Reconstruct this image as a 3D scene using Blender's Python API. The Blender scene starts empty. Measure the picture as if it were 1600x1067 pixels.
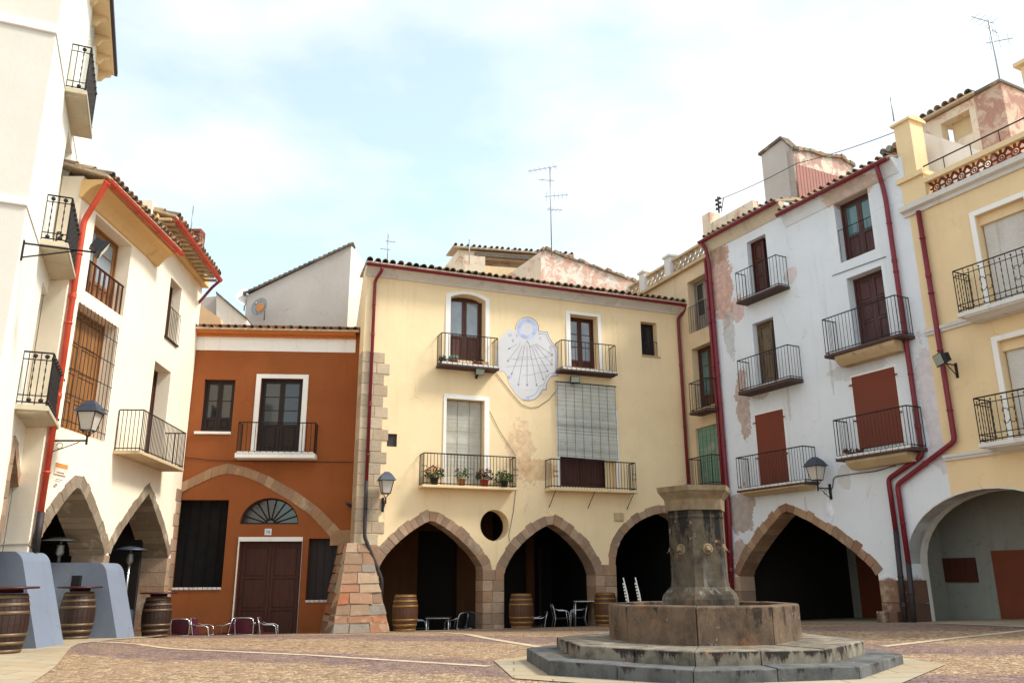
import bpy, bmesh, math, random
from mathutils import Vector, Matrix
from mathutils.geometry import tessellate_polygon
random.seed(7)
R = math.radians
SC = bpy.context.scene
COL = SC.collection

# ------------------------------------------------------------------ camera, sky, sun, exposure
PITCH, ROLL, EYE, FPX, PW, PH = R(16.0), R(-0.3), 1.35, 1291.0, 1600, 1067
cp, sp, cr, sr = math.cos(PITCH), math.sin(PITCH), math.cos(ROLL), math.sin(ROLL)
FWD = Vector((0, cp, sp)); _u = Vector((0, -sp, cp)); _r = Vector((1, 0, 0))
RT = cr * _r + sr * _u; UP = -sr * _r + cr * _u
cam_d = bpy.data.cameras.new('camera'); cam = bpy.data.objects.new('camera', cam_d); COL.objects.link(cam)
cam_d.sensor_width = 36.0; cam_d.lens = FPX / PW * 36.0; cam_d.clip_start = 0.05; cam_d.clip_end = 2000
cam.matrix_world = Matrix((( RT.x, UP.x, -FWD.x, 0), (RT.y, UP.y, -FWD.y, 0), (RT.z, UP.z, -FWD.z, EYE), (0, 0, 0, 1)))
SC.camera = cam
SC.view_settings.view_transform = 'Standard'; SC.view_settings.look = 'None'
SC.view_settings.exposure = 0.72; SC.view_settings.gamma = 1.0

SUN_AZ, SUN_EL = R(100), R(48)          # azimuth measured clockwise from +Y (into the picture)
world = bpy.data.worlds.new('World'); SC.world = world; world.use_nodes = True
nt = world.node_tree; nt.nodes.clear()
def wn(t, **k):
    n = nt.nodes.new(t)
    for a, b in k.items(): setattr(n, a, b)
    return n
out = wn('ShaderNodeOutputWorld'); sky = wn('ShaderNodeTexSky', sky_type='NISHITA', sun_disc=False)
sky.sun_elevation = SUN_EL; sky.sun_rotation = SUN_AZ; sky.air_density = 1.0; sky.dust_density = 1.5
b1 = wn('ShaderNodeBackground'); b1.inputs[1].default_value = 0.15
tint = wn('ShaderNodeMix', data_type='RGBA', blend_type='MULTIPLY'); tint.inputs[0].default_value = 1; tint.inputs[7].default_value = (1.5, 1.75, 1.55, 1)   # thin bright haze over the blue
nt.links.new(sky.outputs[0], tint.inputs[6]); nt.links.new(tint.outputs[2], b1.inputs[0])
b2 = wn('ShaderNodeBackground'); b2.inputs[0].default_value = (1.0, 0.99, 0.97, 1); b2.inputs[1].default_value = 0.74
tc = wn('ShaderNodeTexCoord'); mp = wn('ShaderNodeMapping'); mp.inputs['Scale'].default_value = (1.0, 1.0, 2.2); mp.inputs['Location'].default_value = (1.1, 4.2, 2.6)
n1 = wn('ShaderNodeTexNoise'); n1.inputs['Scale'].default_value = 1.9; n1.inputs['Detail'].default_value = 7; n1.inputs['Roughness'].default_value = 0.55
rmp = wn('ShaderNodeValToRGB'); rmp.color_ramp.elements[0].position = 0.40; rmp.color_ramp.elements[1].position = 0.64
rmp.color_ramp.elements[0].color = (0.36, 0.36, 0.36, 1)
mx = wn('ShaderNodeMixShader')
nt.links.new(tc.outputs['Generated'], mp.inputs[0]); nt.links.new(mp.outputs[0], n1.inputs['Vector'])
nt.links.new(n1.outputs[0], rmp.inputs[0]); nt.links.new(rmp.outputs[0], mx.inputs[0])
nt.links.new(b1.outputs[0], mx.inputs[1]); nt.links.new(b2.outputs[0], mx.inputs[2]); nt.links.new(mx.outputs[0], out.inputs[0])

sd = bpy.data.lights.new('sun', 'SUN'); sun = bpy.data.objects.new('sun', sd); COL.objects.link(sun)
sd.energy = 2.6; sd.angle = R(12); sd.color = (1.0, 0.94, 0.85)
to_sun = Vector((math.sin(SUN_AZ) * math.cos(SUN_EL), math.cos(SUN_AZ) * math.cos(SUN_EL), math.sin(SUN_EL)))
sun.rotation_euler = to_sun.to_track_quat('Z', 'Y').to_euler()

# ------------------------------------------------------------------ measuring helpers
def ray(x, y): return (x - PW / 2) / FPX * RT - (y - PH / 2) / FPX * UP + FWD
EYEV = Vector((0, 0, EYE))
def sm(a, b, x):
    t = min(1, max(0, (x - a) / (b - a))); return t * t * (3 - 2 * t)
def ground_plain(X, Y):
    yy = max(Y, 19.0)
    z = 0.036 * (24.5 - yy)
    z = min(z, 0.198) if Y < 19 else z
    z += 0.0115 * X + 0.10 * (1 - sm(-8.2, -6.2, X)) * (1 - sm(17.5, 20.5, Y))
    z += 0.010 * max(0, X - 5) * sm(14, 18, Y) * 1.4
    return z
CO, CA = Vector((-0.59, 24.84)), R(68.4)
def ground_z(X, Y):
    z = ground_plain(X, Y)
    d = (Vector((X, Y)) - CO).dot(Vector((-math.cos(CA), math.sin(CA))))   # metres behind the arcade front
    if X > -4.9 and X < 5.6: z -= 0.40 * sm(0.42, 0.62, d)
    elif X <= -4.9: z -= 0.42 * sm(22.95, 23.15, Y) * sm(-9.6, -9.4, X)
    return z
def gpx(x, y, it=12):
    d = ray(x, y); t = 3.0
    while t < 60:
        p = EYEV + d * t
        if p.z <= ground_plain(p.x, p.y): break
        t += .02
    return p
def at_depth(x, y, Y): d = ray(x, y); return EYEV + d * (Y / d.y)

class Fac:
    """a vertical plane: local x runs left to right, local y into the wall, z up"""
    def __init__(s, X, Y, a):
        s.a = R(a); s.o = Vector((X, Y, 0)); s.u = Vector((math.sin(s.a), math.cos(s.a), 0)); s.v = Vector((-math.cos(s.a), math.sin(s.a), 0))
        s.M = Matrix(((s.u.x, s.v.x, 0, X), (s.u.y, s.v.y, 0, Y), (0, 0, 1, 0), (0, 0, 0, 1)))
    def p(s, x, y, off=0.0):
        d = ray(x, y); o2 = s.o - s.v * off
        t = (o2 - EYEV).dot(s.v) / d.dot(s.v); q = EYEV + d * t
        return ((q - s.o).dot(s.u), q.z)
    def pts(s, L, off=0.0): return [s.p(x, y, off) for x, y in L]
    def rect(s, tl, br, off=0.0):
        a = s.p(*tl, off); b = s.p(*br, off); return (a[0], b[0], b[1], a[1])      # u0 u1 z0 z1
    def at(s, u, y=0, z=0): return s.o + s.u * u + s.v * y + Vector((0, 0, z))

# ------------------------------------------------------------------ mesh builder
WM = {}
def tag(o, label=None, cat=None, group=None, kind=None):
    if label: o['label'] = label
    if cat: o['category'] = cat
    if group: o['group'] = group
    if kind: o['kind'] = kind
    return o
def empty(name, M, label, cat, group=None):
    o = bpy.data.objects.new(name, None); COL.objects.link(o); o.matrix_world = M; o.empty_display_size = 0.2
    WM[o] = M.copy(); return tag(o, label, cat, group)
class MB:
    def __init__(s): s.v = []; s.f = []; s.sm = []; s.mi = []; s.cur = 0
    def add(s, vs, fs, smooth=False):
        b = len(s.v); s.v += [Vector(x) for x in vs]
        for f in fs: s.f.append([b + i for i in f]); s.sm.append(smooth); s.mi.append(s.cur)
    def box(s, x0, x1, y0, y1, z0, z1):
        s.add([(x0, y0, z0), (x1, y0, z0), (x1, y1, z0), (x0, y1, z0), (x0, y0, z1), (x1, y0, z1), (x1, y1, z1), (x0, y1, z1)],
              [(0, 3, 2, 1), (4, 5, 6, 7), (0, 1, 5, 4), (1, 2, 6, 5), (2, 3, 7, 6), (3, 0, 4, 7)]); return s
    def bbox(s, x0, x1, y0, y1, z0, z1, c=0.01):
        """box with bevelled front edges"""
        P = [(x0, z0), (x1, z0), (x1, z1), (x0, z1)]; Q = [(x0 + c, z0 + c), (x1 - c, z0 + c), (x1 - c, z1 - c), (x0 + c, z1 - c)]
        vs = [(a, y1, b) for a, b in P] + [(a, y0 + c, b) for a, b in P] + [(a, y0, b) for a, b in Q]
        fs = [(0, 1, 2, 3)[::-1][::-1], (8, 9, 10, 11)]
        for i in range(4): j = (i + 1) % 4; fs += [(i, j, 4 + j, 4 + i), (4 + i, 4 + j, 8 + j, 8 + i)]
        s.add(vs, fs); return s
    def prism(s, poly, y0, y1):
        """closed extrusion of a (x,z) polygon along y"""
        n = len(poly); vs = [(a, y0, b) for a, b in poly] + [(a, y1, b) for a, b in poly]
        fs = [(i, (i + 1) % n, n + (i + 1) % n, n + i) for i in range(n)]
        tri = tessellate_polygon([[Vector((a, b, 0)) for a, b in poly]])
        s.add(vs, fs + [tuple(t) for t in tri] + [tuple(n + i for i in reversed(t)) for t in tri]); return s
    def prof(s, poly, x0, x1):
        """closed extrusion of a (y,z) profile along x"""
        n = len(poly); vs = [(x0, a, b) for a, b in poly] + [(x1, a, b) for a, b in poly]
        fs = [(i, (i + 1) % n, n + (i + 1) % n, n + i) for i in range(n)]
        tri = tessellate_polygon([[Vector((a, b, 0)) for a, b in poly]])
        s.add(vs, fs + [tuple(t) for t in tri] + [tuple(n + i for i in reversed(t)) for t in tri]); return s
    def plan(s, poly, z0, z1, poly2=None):
        """vertical prism / frustum over an (x,y) polygon"""
        n = len(poly); poly2 = poly2 or poly
        vs = [(a, b, z0) for a, b in poly] + [(a, b, z1) for a, b in poly2]
        fs = [(i, (i + 1) % n, n + (i + 1) % n, n + i) for i in range(n)] + [tuple(range(n))[::-1], tuple(range(n, 2 * n))]
        s.add(vs, fs); return s
    def tube(s, path, r, n=8, r2=None, caps=True):
        path = [Vector(p) for p in path]; m = len(path); vs = []; fs = []
        ref = None
        for i, p in enumerate(path):
            t = (path[min(i + 1, m - 1)] - path[max(i - 1, 0)]).normalized()
            if ref is None: ref = Vector((0, 0, 1)) if abs(t.z) < 0.9 else Vector((1, 0, 0))
            a = ref - t * ref.dot(t)
            if a.length < 1e-4: a = t.orthogonal()
            a.normalize(); ref = a; b = t.cross(a); rr = r if r2 is None else r + (r2 - r) * i / (m - 1)
            vs += [p + (a * math.cos(k * 2 * math.pi / n) + b * math.sin(k * 2 * math.pi / n)) * rr for k in range(n)]
        for i in range(m - 1):
            for k in range(n): fs.append((i * n + k, i * n + (k + 1) % n, (i + 1) * n + (k + 1) % n, (i + 1) * n + k))
        s.add(vs, fs, n > 5)
        if caps: 
            b = len(s.v) - len(vs); s.f += [[b + k for k in range(n)][::-1], [b + (m - 1) * n + k for k in range(n)]]; s.sm += [False, False]; s.mi += [s.cur] * 2
        return s
    def bar(s, a, b, w=0.012): return s.tube([a, b], w * 0.62, 4)
    def lathe(s, prof, n=20, cx=0, cy=0, M=None, smooth=True):
        vs = []; fs = []
        for r, z in prof: vs += [Vector((cx + r * math.cos(k * 2 * math.pi / n), cy + r * math.sin(k * 2 * math.pi / n), z)) for k in range(n)]
        for i in range(len(prof) - 1):
            for k in range(n): fs.append((i * n + k, i * n + (k + 1) % n, (i + 1) * n + (k + 1) % n, (i + 1) * n + k))
        if M: vs = [M @ v for v in vs]
        s.add(vs, fs, smooth)
        b = len(s.v) - len(vs); s.f += [[b + k for k in range(n)][::-1], [b + (len(prof) - 1) * n + k for k in range(n)]]; s.sm += [False] * 2; s.mi += [s.cur] * 2
        return s
    def ball(s, c, r, n=8, sz=1.0):
        pr = [(max(1e-4, r * math.sin(i * math.pi / n)), -r * sz * math.cos(i * math.pi / n)) for i in range(n + 1)]
        return s.lathe(pr, n + 2, M=Matrix.Translation(Vector(c)))
    def build(s, name, mat, parent=None, fac=None, M=None, label=None):
        M = M if M is not None else (fac.M if fac else Matrix())
        inv = WM[parent].inverted() if parent else Matrix()
        T = inv @ M
        me = bpy.data.meshes.new(name); me.from_pydata([T @ v for v in s.v], [], s.f)
        mats = mat if isinstance(mat, (list, tuple)) else [mat]
        for m in mats: me.materials.append(m)
        me.polygons.foreach_set('use_smooth', s.sm); me.polygons.foreach_set('material_index', s.mi)
        bm = bmesh.new(); bm.from_mesh(me); bmesh.ops.recalc_face_normals(bm, faces=bm.faces); bm.to_mesh(me); bm.free(); me.update()
        o = bpy.data.objects.new(name, me); COL.objects.link(o)
        if parent: o.parent = parent; WM[o] = WM[parent].copy()
        else: WM[o] = Matrix()
        if label: o['label'] = label
        return o
def copy_tree(o, M, label=None, group=None, cat=None, parent=None):
    c = o.copy(); COL.objects.link(c)
    if parent: c.parent = parent
    if M is not None: c.matrix_world = M
    if label: c['label'] = label
    if group: c['group'] = group
    for ch in o.children: copy_tree(ch, None, parent=c)
    return c
def jitter(mb, a):
    for v in mb.v: v.x += random.uniform(-a, a); v.y += random.uniform(-a, a); v.z += random.uniform(-a, a)
    return mb
def place(X, Y, Z, rz=0, s=1): return Matrix.Translation((X, Y, Z)) @ Matrix.Rotation(rz, 4, 'Z') @ Matrix.Scale(s, 4)

# ------------------------------------------------------------------ materials
def lin(c):
    return tuple(((x / 255) / 12.92 if x / 255 <= 0.04045 else ((x / 255 + 0.055) / 1.055) ** 2.4) for x in c)
class NG:
    def __init__(s, name):
        s.m = bpy.data.materials.new(name); s.m.use_nodes = True; s.t = s.m.node_tree; s.b = s.t.nodes['Principled BSDF']
        s.tc = s.t.nodes.new('ShaderNodeTexCoord')
    def n(s, typ, ins=None, **k):
        n = s.t.nodes.new(typ)
        for a, b in k.items(): setattr(n, a, b)
        for i, v in (ins or {}).items(): s.set(n.inputs[i], v)
        return n
    def set(s, sock, v):
        if hasattr(v, 'is_linked') or isinstance(v, bpy.types.NodeSocket): s.t.links.new(v, sock)
        elif isinstance(v, tuple) and len(v) == 3 and sock.type == 'RGBA': sock.default_value = (*v, 1)
        else: sock.default_value = v
    def coord(s, sc=(1, 1, 1), loc=(0, 0, 0), what='Object'):
        return s.n('ShaderNodeMapping', {0: s.tc.outputs[what], 'Scale': sc, 'Location': loc}).outputs[0]
    def noise(s, scale, detail=4, rough=0.55, vec=None, dist=0.0):
        return s.n('ShaderNodeTexNoise', {'Vector': vec if vec is not None else s.coord(), 'Scale': scale, 'Detail': detail, 'Roughness': rough, 'Distortion': dist}).outputs[0]
    def math(s, op, a, b=0.0, c=None):
        d = {0: a, 1: b}
        if c is not None: d[2] = c
        return s.n('ShaderNodeMath', d, operation=op).outputs[0]
    def mapr(s, v, a, b, c=0.0, d=1.0): return s.n('ShaderNodeMapRange', {0: v, 1: a, 2: b, 3: c, 4: d}).outputs[0]
    def mix(s, f, a, b, bt='MIX'):
        n = s.n('ShaderNodeMix', data_type='RGBA', blend_type=bt); s.set(n.inputs[0], f); s.set(n.inputs[6], a); s.set(n.inputs[7], b); return n.outputs[2]
    def ramp(s, f, stops, interp='LINEAR'):
        n = s.n('ShaderNodeValToRGB', {0: f}); cr = n.color_ramp; cr.interpolation = interp
        while len(cr.elements) < len(stops): cr.elements.new(0.5)
        for e, (p, c) in zip(cr.elements, stops): e.position = p; e.color = (*c, 1)
        return n.outputs[0]
    def bump(s, h, st=0.3, d=0.01):
        n = s.n('ShaderNodeBump', {'Height': h, 'Strength': st, 'Distance': d}); s.t.links.new(n.outputs[0], s.b.inputs['Normal'])
    def fin(s, col, rough=0.85, metal=0.0, spec=0.3):
        s.set(s.b.inputs['Base Color'], col); s.set(s.b.inputs['Roughness'], rough); s.set(s.b.inputs['Metallic'], metal); s.set(s.b.inputs['Specular IOR Level'], spec); return s.m
def mul(c, k): return tuple(min(1, x * k) for x in c)

def stucco(name, rgb, patches=(), var=0.12, streak=0.12, dirt=(120, 105, 85), dirt_amt=0.25, low=None, spot=(.60, .70)):
    g = NG(name); c = lin(rgb)
    big = g.noise(0.7, 6, 0.6); mid = g.noise(5, 5, 0.6); fine = g.noise(60, 3, 0.6)
    st = g.noise(1.0, 5, 0.65, g.coord((3.2, 3.2, 0.28)))
    col = g.mix(g.mapr(big, 0.3, 0.7), mul(c, 1 - var), mul(c, 1 + var * 0.6))
    col = g.mix(g.mapr(mid, 0.52, 0.75, 0, var * 1.4), col, mul(c, 0.78))
    col = g.mix(g.mapr(st, 0.55, 0.8, 0, streak * 2), col, mul(lin(dirt), 1.0))
    spots = g.noise(2.3, 8, 0.72, dist=0.6)
    col = g.mix(g.mapr(spots, spot[0], spot[1], 0, dirt_amt), col, lin(dirt))
    xyz = g.n('ShaderNodeSeparateXYZ', {0: g.tc.outputs['Object']})
    edge = g.math('ADD', g.math('MULTIPLY', g.math('SUBTRACT', g.noise(2.2, 6, 0.65), 0.5), 2.2), g.math('MULTIPLY', g.math('SUBTRACT', g.noise(14, 3, 0.6), 0.5), 0.5))
    hgt = g.math('ADD', g.math('MULTIPLY', mid, 0.5), g.math('MULTIPLY', fine, 0.35))
    for (u, z, ru, rz, pc, amt) in patches:
        a = g.math('POWER', g.math('ABSOLUTE', g.math('DIVIDE', g.math('SUBTRACT', xyz.outputs[0], u), ru)), 2.0)
        b = g.math('POWER', g.math('ABSOLUTE', g.math('DIVIDE', g.math('SUBTRACT', xyz.outputs[2], z), rz)), 2.0)
        d = g.math('ADD', g.math('SQRT', g.math('ADD', a, b)), edge)
        m = g.mapr(d, 1.0, 0.975, 0, amt)
        pcol = g.mix(g.mapr(mid, 0.35, 0.65), mul(lin(pc), 0.72), mul(lin(pc), 1.2))
        col = g.mix(m, col, pcol); hgt = g.math('SUBTRACT', hgt, g.math('MULTIPLY', m, 0.6))
    cv = g.n('ShaderNodeTexVoronoi', {'Vector': g.n('ShaderNodeMix', {0: .22, 4: g.coord(), 5: g.n('ShaderNodeTexNoise', {'Vector': g.coord(), 'Scale': 1.8, 'Detail': 6.0}).outputs[1]}, data_type='VECTOR').outputs[1], 'Scale': .62}, feature='DISTANCE_TO_EDGE')
    ck = g.math('MULTIPLY', g.mapr(cv.outputs['Distance'], .0, .007, 1, 0), g.mapr(g.noise(.8, 3), .54, .62, 0, .28))
    col = g.mix(ck, col, mul(lin(dirt), .55)); hgt = g.math('SUBTRACT', hgt, ck)
    if low:
        z0, pc, amt = low
        m = g.mapr(g.math('ADD', xyz.outputs[2], g.math('MULTIPLY', edge, 0.25)), z0 - 0.05, z0 + 0.05, amt, 0)
        pcol = g.mix(g.mapr(g.noise(3.5, 6, 0.7), 0.35, 0.65), mul(lin(pc), 0.55), mul(lin(pc), 1.3)); col = g.mix(m, col, pcol)
    g.bump(hgt, 0.5, 0.02); return g.fin(col, 0.9, spec=0.2)

def stone(name, cols, mortar=None, bump=0.6, rough=0.9, scale=1.0):
    """stone whose blocks are separate mesh islands: each block its own tone"""
    g = NG(name); isl = g.n('ShaderNodeNewGeometry').outputs['Random Per Island']
    cs = [lin(c) for c in cols]
    base = g.ramp(isl, [(i / len(cs), c) for i, c in enumerate(cs)], 'CONSTANT')
    n1 = g.noise(4 * scale, 8, 0.7); n2 = g.noise(22 * scale, 6, 0.65)
    col = g.mix(g.mapr(n1, 0.3, 0.7, 0.0, 0.65), base, g.mix(0.5, base, mul(cs[0], 0.45)))
    col = g.mix(g.mapr(n2, 0.55, 0.75, 0, 0.45), col, mul(cs[-1], 0.5))
    col = g.mix(g.mapr(g.noise(1.6, 6, 0.7), 0.56, 0.68, 0, 0.5), col, lin((205, 190, 165)))
    g.bump(g.math('ADD', n1, g.math('MULTIPLY', n2, 0.6)), bump, 0.03); return g.fin(col, rough, spec=0.2)

def plain(name, rgb, rough=0.6, var=0.15, scale=6, metal=0.0, bump=0.1, spec=0.4, rust=None):
    g = NG(name); c = lin(rgb); n1 = g.noise(scale, 6, 0.6); n2 = g.noise(scale * 9, 3, 0.6)
    col = g.mix(g.mapr(n1, 0.3, 0.7), mul(c, 1 - var), mul(c, 1 + var))
    if rust: col = g.mix(g.mapr(g.noise(scale * 1.7, 8, 0.75), 0.55, 0.68, 0, rust[1]), col, lin(rust[0]))
    g.bump(g.math('ADD', n1, n2), bump, 0.01); return g.fin(col, g.mapr(n1, 0.3, 0.7, rough - 0.08, min(1, rough + 0.08)), metal, spec)

def wood(name, rgb, rgb2, rough=0.55, sc=(9, 9, 0.8), worn=0.0):
    g = NG(name); v = g.coord(sc); n1 = g.noise(2.2, 6, 0.6, v, 0.4); n2 = g.noise(12, 3, 0.6, v)
    col = g.mix(g.mapr(n1, 0.32, 0.68), lin(rgb), lin(rgb2)); col = g.mix(g.mapr(n2, 0.5, 0.75, 0, 0.5), col, mul(lin(rgb), 0.5))
    if worn: col = g.mix(g.mapr(g.noise(1.3, 8, 0.7), 0.5, 0.7, 0, worn), col, lin((165, 150, 130)))
    g.bump(g.math('ADD', n1, n2), 0.25, 0.006); return g.fin(col, rough, spec=0.35)

def glass(name, rgb=(30, 36, 42)):
    g = NG(name); c = lin(rgb); n = g.noise(1.4, 3); 
    g.bump(n, 0.05, 0.02); return g.fin(g.mix(n, mul(c, 0.5), mul(c, 1.5)), 0.06, 0.0, 0.9)

M = {}
M['iron'] = plain('wrought_iron', (38, 33, 32), 0.55, 0.3, 15, 0.3, 0.2, rust=((90, 50, 35), 0.5))
M['black_iron'] = plain('black_painted_iron', (24, 23, 26), 0.5, 0.3, 15, 0.2)
M['lamp_hood'] = plain('slate_grey_painted_metal', (62, 68, 82), 0.5, 0.2, 12, 0.3)
M['red_pipe'] = plain('maroon_painted_metal', (118, 30, 42), 0.42, 0.2, 3, 0.0, 0.05)
M['orange_pipe'] = plain('orange_red_painted_metal', (196, 72, 48), 0.45, 0.18, 3, 0.0, 0.05)
M['dark_pipe'] = plain('dark_cast_iron_pipe', (52, 46, 48), 0.6, 0.25, 5, 0.2, rust=((85, 60, 50), 0.4))
M['white'] = stucco('white_window_surround', (238, 234, 228), var=0.05, streak=0.1, dirt_amt=0.12)
M['white_grey'] = stucco('off_white_moulding', (214, 210, 204), var=0.08, streak=0.25, dirt_amt=0.35)
M['concrete'] = stucco('balcony_slab_plaster', (196, 184, 160), var=0.15, streak=0.2, dirt_amt=0.5)
M['cream_slab'] = stucco('cream_balcony_slab', (226, 200, 158), var=0.1, dirt_amt=0.25)
M['dark_slab'] = plain('dark_brick_slab', (78, 58, 54), 0.8, 0.35, 9, 0, 0.4)
M['tan_slab'] = stucco('crumbling_tan_moulding', (198, 174, 138), var=0.2, streak=0.3, dirt_amt=0.7, dirt=(95, 65, 45))
M['tile'] = stone('weathered_roof_tile', [(164, 132, 106), (146, 120, 98), (126, 112, 96), (178, 148, 118), (108, 98, 88), (156, 126, 100), (150, 144, 126)], bump=0.4)
M['tile_grey'] = stone('grey_roof_tile', [(118, 110, 100), (98, 92, 84), (130, 118, 104)], bump=0.4)
M['stone_pink'] = stone('pinkish_arch_stone', [(170, 140, 116), (156, 128, 106), (180, 152, 126), (166, 130, 104), (174, 146, 124), (148, 124, 104)])
M['stone_grey'] = stone('grey_arch_stone', [(146, 132, 114), (132, 118, 100), (156, 140, 120), (138, 120, 102)])
M['stone_relief'] = stone('beige_relief_stone', [(172, 138, 108), (160, 128, 102), (182, 150, 120), (166, 130, 98)])
M['stone_red'] = stone('red_brick_arch_stone', [(160, 126, 100), (176, 144, 114), (144, 108, 86), (168, 132, 106), (152, 124, 102)])
M['stone_mix'] = stone('mixed_rubble_stone', [(168, 132, 106), (176, 148, 122), (150, 122, 100), (178, 112, 78), (160, 134, 110), (142, 134, 124), (174, 138, 108), (156, 120, 96), (182, 156, 130), (164, 118, 92)], bump=0.8)
M['mortar'] = plain('lime_mortar', (188, 168, 142), 0.95, 0.25, 12, 0, 0.5)
M['wood_brown'] = wood('brown_door_wood', (92, 54, 40), (64, 38, 30))
M['wood_dark'] = wood('dark_brown_wood', (46, 28, 24), (30, 19, 17))
M['wood_red'] = wood('reddish_door_wood', (84, 38, 22), (58, 26, 16))
M['wood_honey'] = wood('honey_coloured_wood', (166, 116, 66), (122, 78, 42))
M['wood_old'] = wood('worn_olive_wood', (112, 92, 68), (76, 60, 46), worn=0.3)
M['wood_plum'] = wood('plum_brown_wood', (88, 50, 46), (66, 40, 38), worn=0.1)
M['wood_grey'] = wood('bleached_grey_wood', (150, 140, 130), (112, 102, 96), worn=0.3)
M['panel_brown'] = plain('rust_brown_canvas_panel', (112, 52, 34), 0.75, 0.12, 1.5, 0, 0.05)
M['glass'] = glass('window_glass'); M['glass_pale'] = glass('pale_reflecting_glass', (140, 150, 160)); M['glass_teal'] = glass('teal_glass', (70, 104, 104))
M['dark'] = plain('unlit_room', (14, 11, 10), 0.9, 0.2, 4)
M['curtain'] = plain('white_curtain', (205, 200, 192), 0.9, 0.1, 9)
M['alu'] = plain('aluminium_tube', (200, 202, 205), 0.3, 0.06, 9, 0.9)
M['galv'] = plain('galvanised_metal', (150, 152, 152), 0.45, 0.12, 6, 0.6)

# ------------------------------------------------------------------ building pieces (all in a facade's own axes)
def arch_curve(u0, u1, zs, ua, za, mL=0.5, mR=0.5, n=14, k=0.58):
    """pointed arch from left springing over the apex to right springing; mL, mR are slopes at the apex"""
    def bez(a, b, c, d, t): s = 1 - t; return (s**3*a[0]+3*s*s*t*b[0]+3*s*t*t*c[0]+t**3*d[0], s**3*a[1]+3*s*s*t*b[1]+3*s*t*t*c[1]+t**3*d[1])
    L = []; h = za - zs
    wl, wr = ua - u0, u1 - ua
    def kk(w, m): return max(.12, min(.62, (h - .48 * w * m - (1.5 * m + .35) * .52 * w) / h))
    kL, kR = kk(wl, mL), kk(wr, mR)
    for i in range(n): L.append(bez((u0, zs), (u0, zs + kL * h), (ua - 0.48 * wl, za - 0.48 * wl * mL), (ua, za), i / n))
    for i in range(n + 1): L.append(bez((ua, za), (ua + 0.48 * wr, za - 0.48 * wr * mR), (u1, zs + kR * h), (u1, zs), i / n))
    return L
def round_curve(u0, u1, zs, za, n=20):
    c, r = (u0 + u1) / 2, (u1 - u0) / 2
    return [(c - r * math.cos(i * math.pi / n), zs + (za - zs) * math.sin(i * math.pi / n)) for i in range(n + 1)]
def offset_curve(L, d):
    out = []
    for i, (a, b) in enumerate(L):
        p, q = L[max(0, i - 1)], L[min(len(L) - 1, i + 1)]
        tx, tz = q[0] - p[0], q[1] - p[1]; l = math.hypot(tx, tz) or 1
        out.append((a - tz / l * d, b + tx / l * d))
    return out
def resample(L, n):
    ds = [0]
    for a, b in zip(L, L[1:]): ds.append(ds[-1] + math.dist(a, b))
    out = []; j = 0
    for i in range(n + 1):
        t = ds[-1] * i / n
        while j < len(L) - 2 and ds[j + 1] < t: j += 1
        k = (t - ds[j]) / max(1e-9, ds[j + 1] - ds[j]); out.append((L[j][0] + (L[j + 1][0] - L[j][0]) * k, L[j][1] + (L[j + 1][1] - L[j][1]) * k))
    return out
def voussoirs(fac, parent, inner, t, mat, depth=0.55, proud=0.025, n=22, name='arch_ring', jit=0.03, gap=0.004, build=True, mb=None):
    mb = mb or MB(); I = resample(inner, n); O = offset_curve(I, t)
    for i in range(n):
        a, b, c, d = I[i], I[i + 1], O[i + 1], O[i]
        def lerp(p, q, k): return (p[0] + (q[0] - p[0]) * k, p[1] + (q[1] - p[1]) * k)
        g = gap / max(0.05, math.dist(a, b)); a2, b2 = lerp(a, b, g), lerp(b, a, g); d2, c2 = lerp(d, c, g), lerp(c, d, g)
        k = random.uniform(-jit, jit) / t; d2 = lerp(d2, a2, k); c2 = lerp(c2, b2, k + random.uniform(-jit, jit) / t * 0.4)
        mb.prism([a2, b2, c2, d2], -proud - random.uniform(0, 0.012), depth)
    return jitter(mb, .005).build(name, mat, parent, fac) if build else mb
def blocks(mb, u0, u1, z0, z1, y0, y1, ch=0.34, bw=0.5, gap=0.008, jag=(0, 0), proud=0.012):
    """coursed blocks; jag = random extra length at left/right ends (quoins)"""
    n = max(1, round((z1 - z0) / ch)); h = (z1 - z0) / n
    for i in range(n):
        a = u0 - (jag[0] if i % 2 else 0) * random.uniform(0.7, 1.2); b = u1 + (jag[1] if i % 2 else 0) * random.uniform(0.7, 1.2)
        m = max(1, round((b - a) / bw)); cuts = [a] + sorted(a + (b - a) * (j + random.uniform(-.2, .2)) / m for j in range(1, m)) + [b]
        for p, q in zip(cuts, cuts[1:]): mb.bbox(p + gap / 2, q - gap / 2, y0 - random.uniform(0, proud), y1, z0 + i * h + gap / 2, z0 + (i + 1) * h - gap / 2, 0.012)
    return mb
def wall(fac, parent, outline, holes, mat, depth=0.4, name='wall', y0=0.0, reveal=None):
    """front skin with real openings and the jambs behind them"""
    loops = [outline] + holes; mb = MB()
    flat = [p for l in loops for p in l]
    tri = tessellate_polygon([[Vector((a, b, 0)) for a, b in l] for l in loops])
    mb.add([(a, y0, b) for a, b in flat], [tuple(t) for t in tri])
    for k, l in enumerate(loops):
        n = len(l); mb.cur = 1 if (k and reveal) else 0
        mb.add([(a, y0, b) for a, b in l] + [(a, y0 + depth, b) for a, b in l], [(i, (i + 1) % n, n + (i + 1) % n, n + i) for i in range(n)])
    # normals: no closed volume, so face them by hand after the build
    return mb.build(name, [mat, reveal] if reveal else mat, parent, fac)
def R4(r): u0, u1, z0, z1 = r; return [(u0, z0), (u1, z0), (u1, z1), (u0, z1)]
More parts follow.
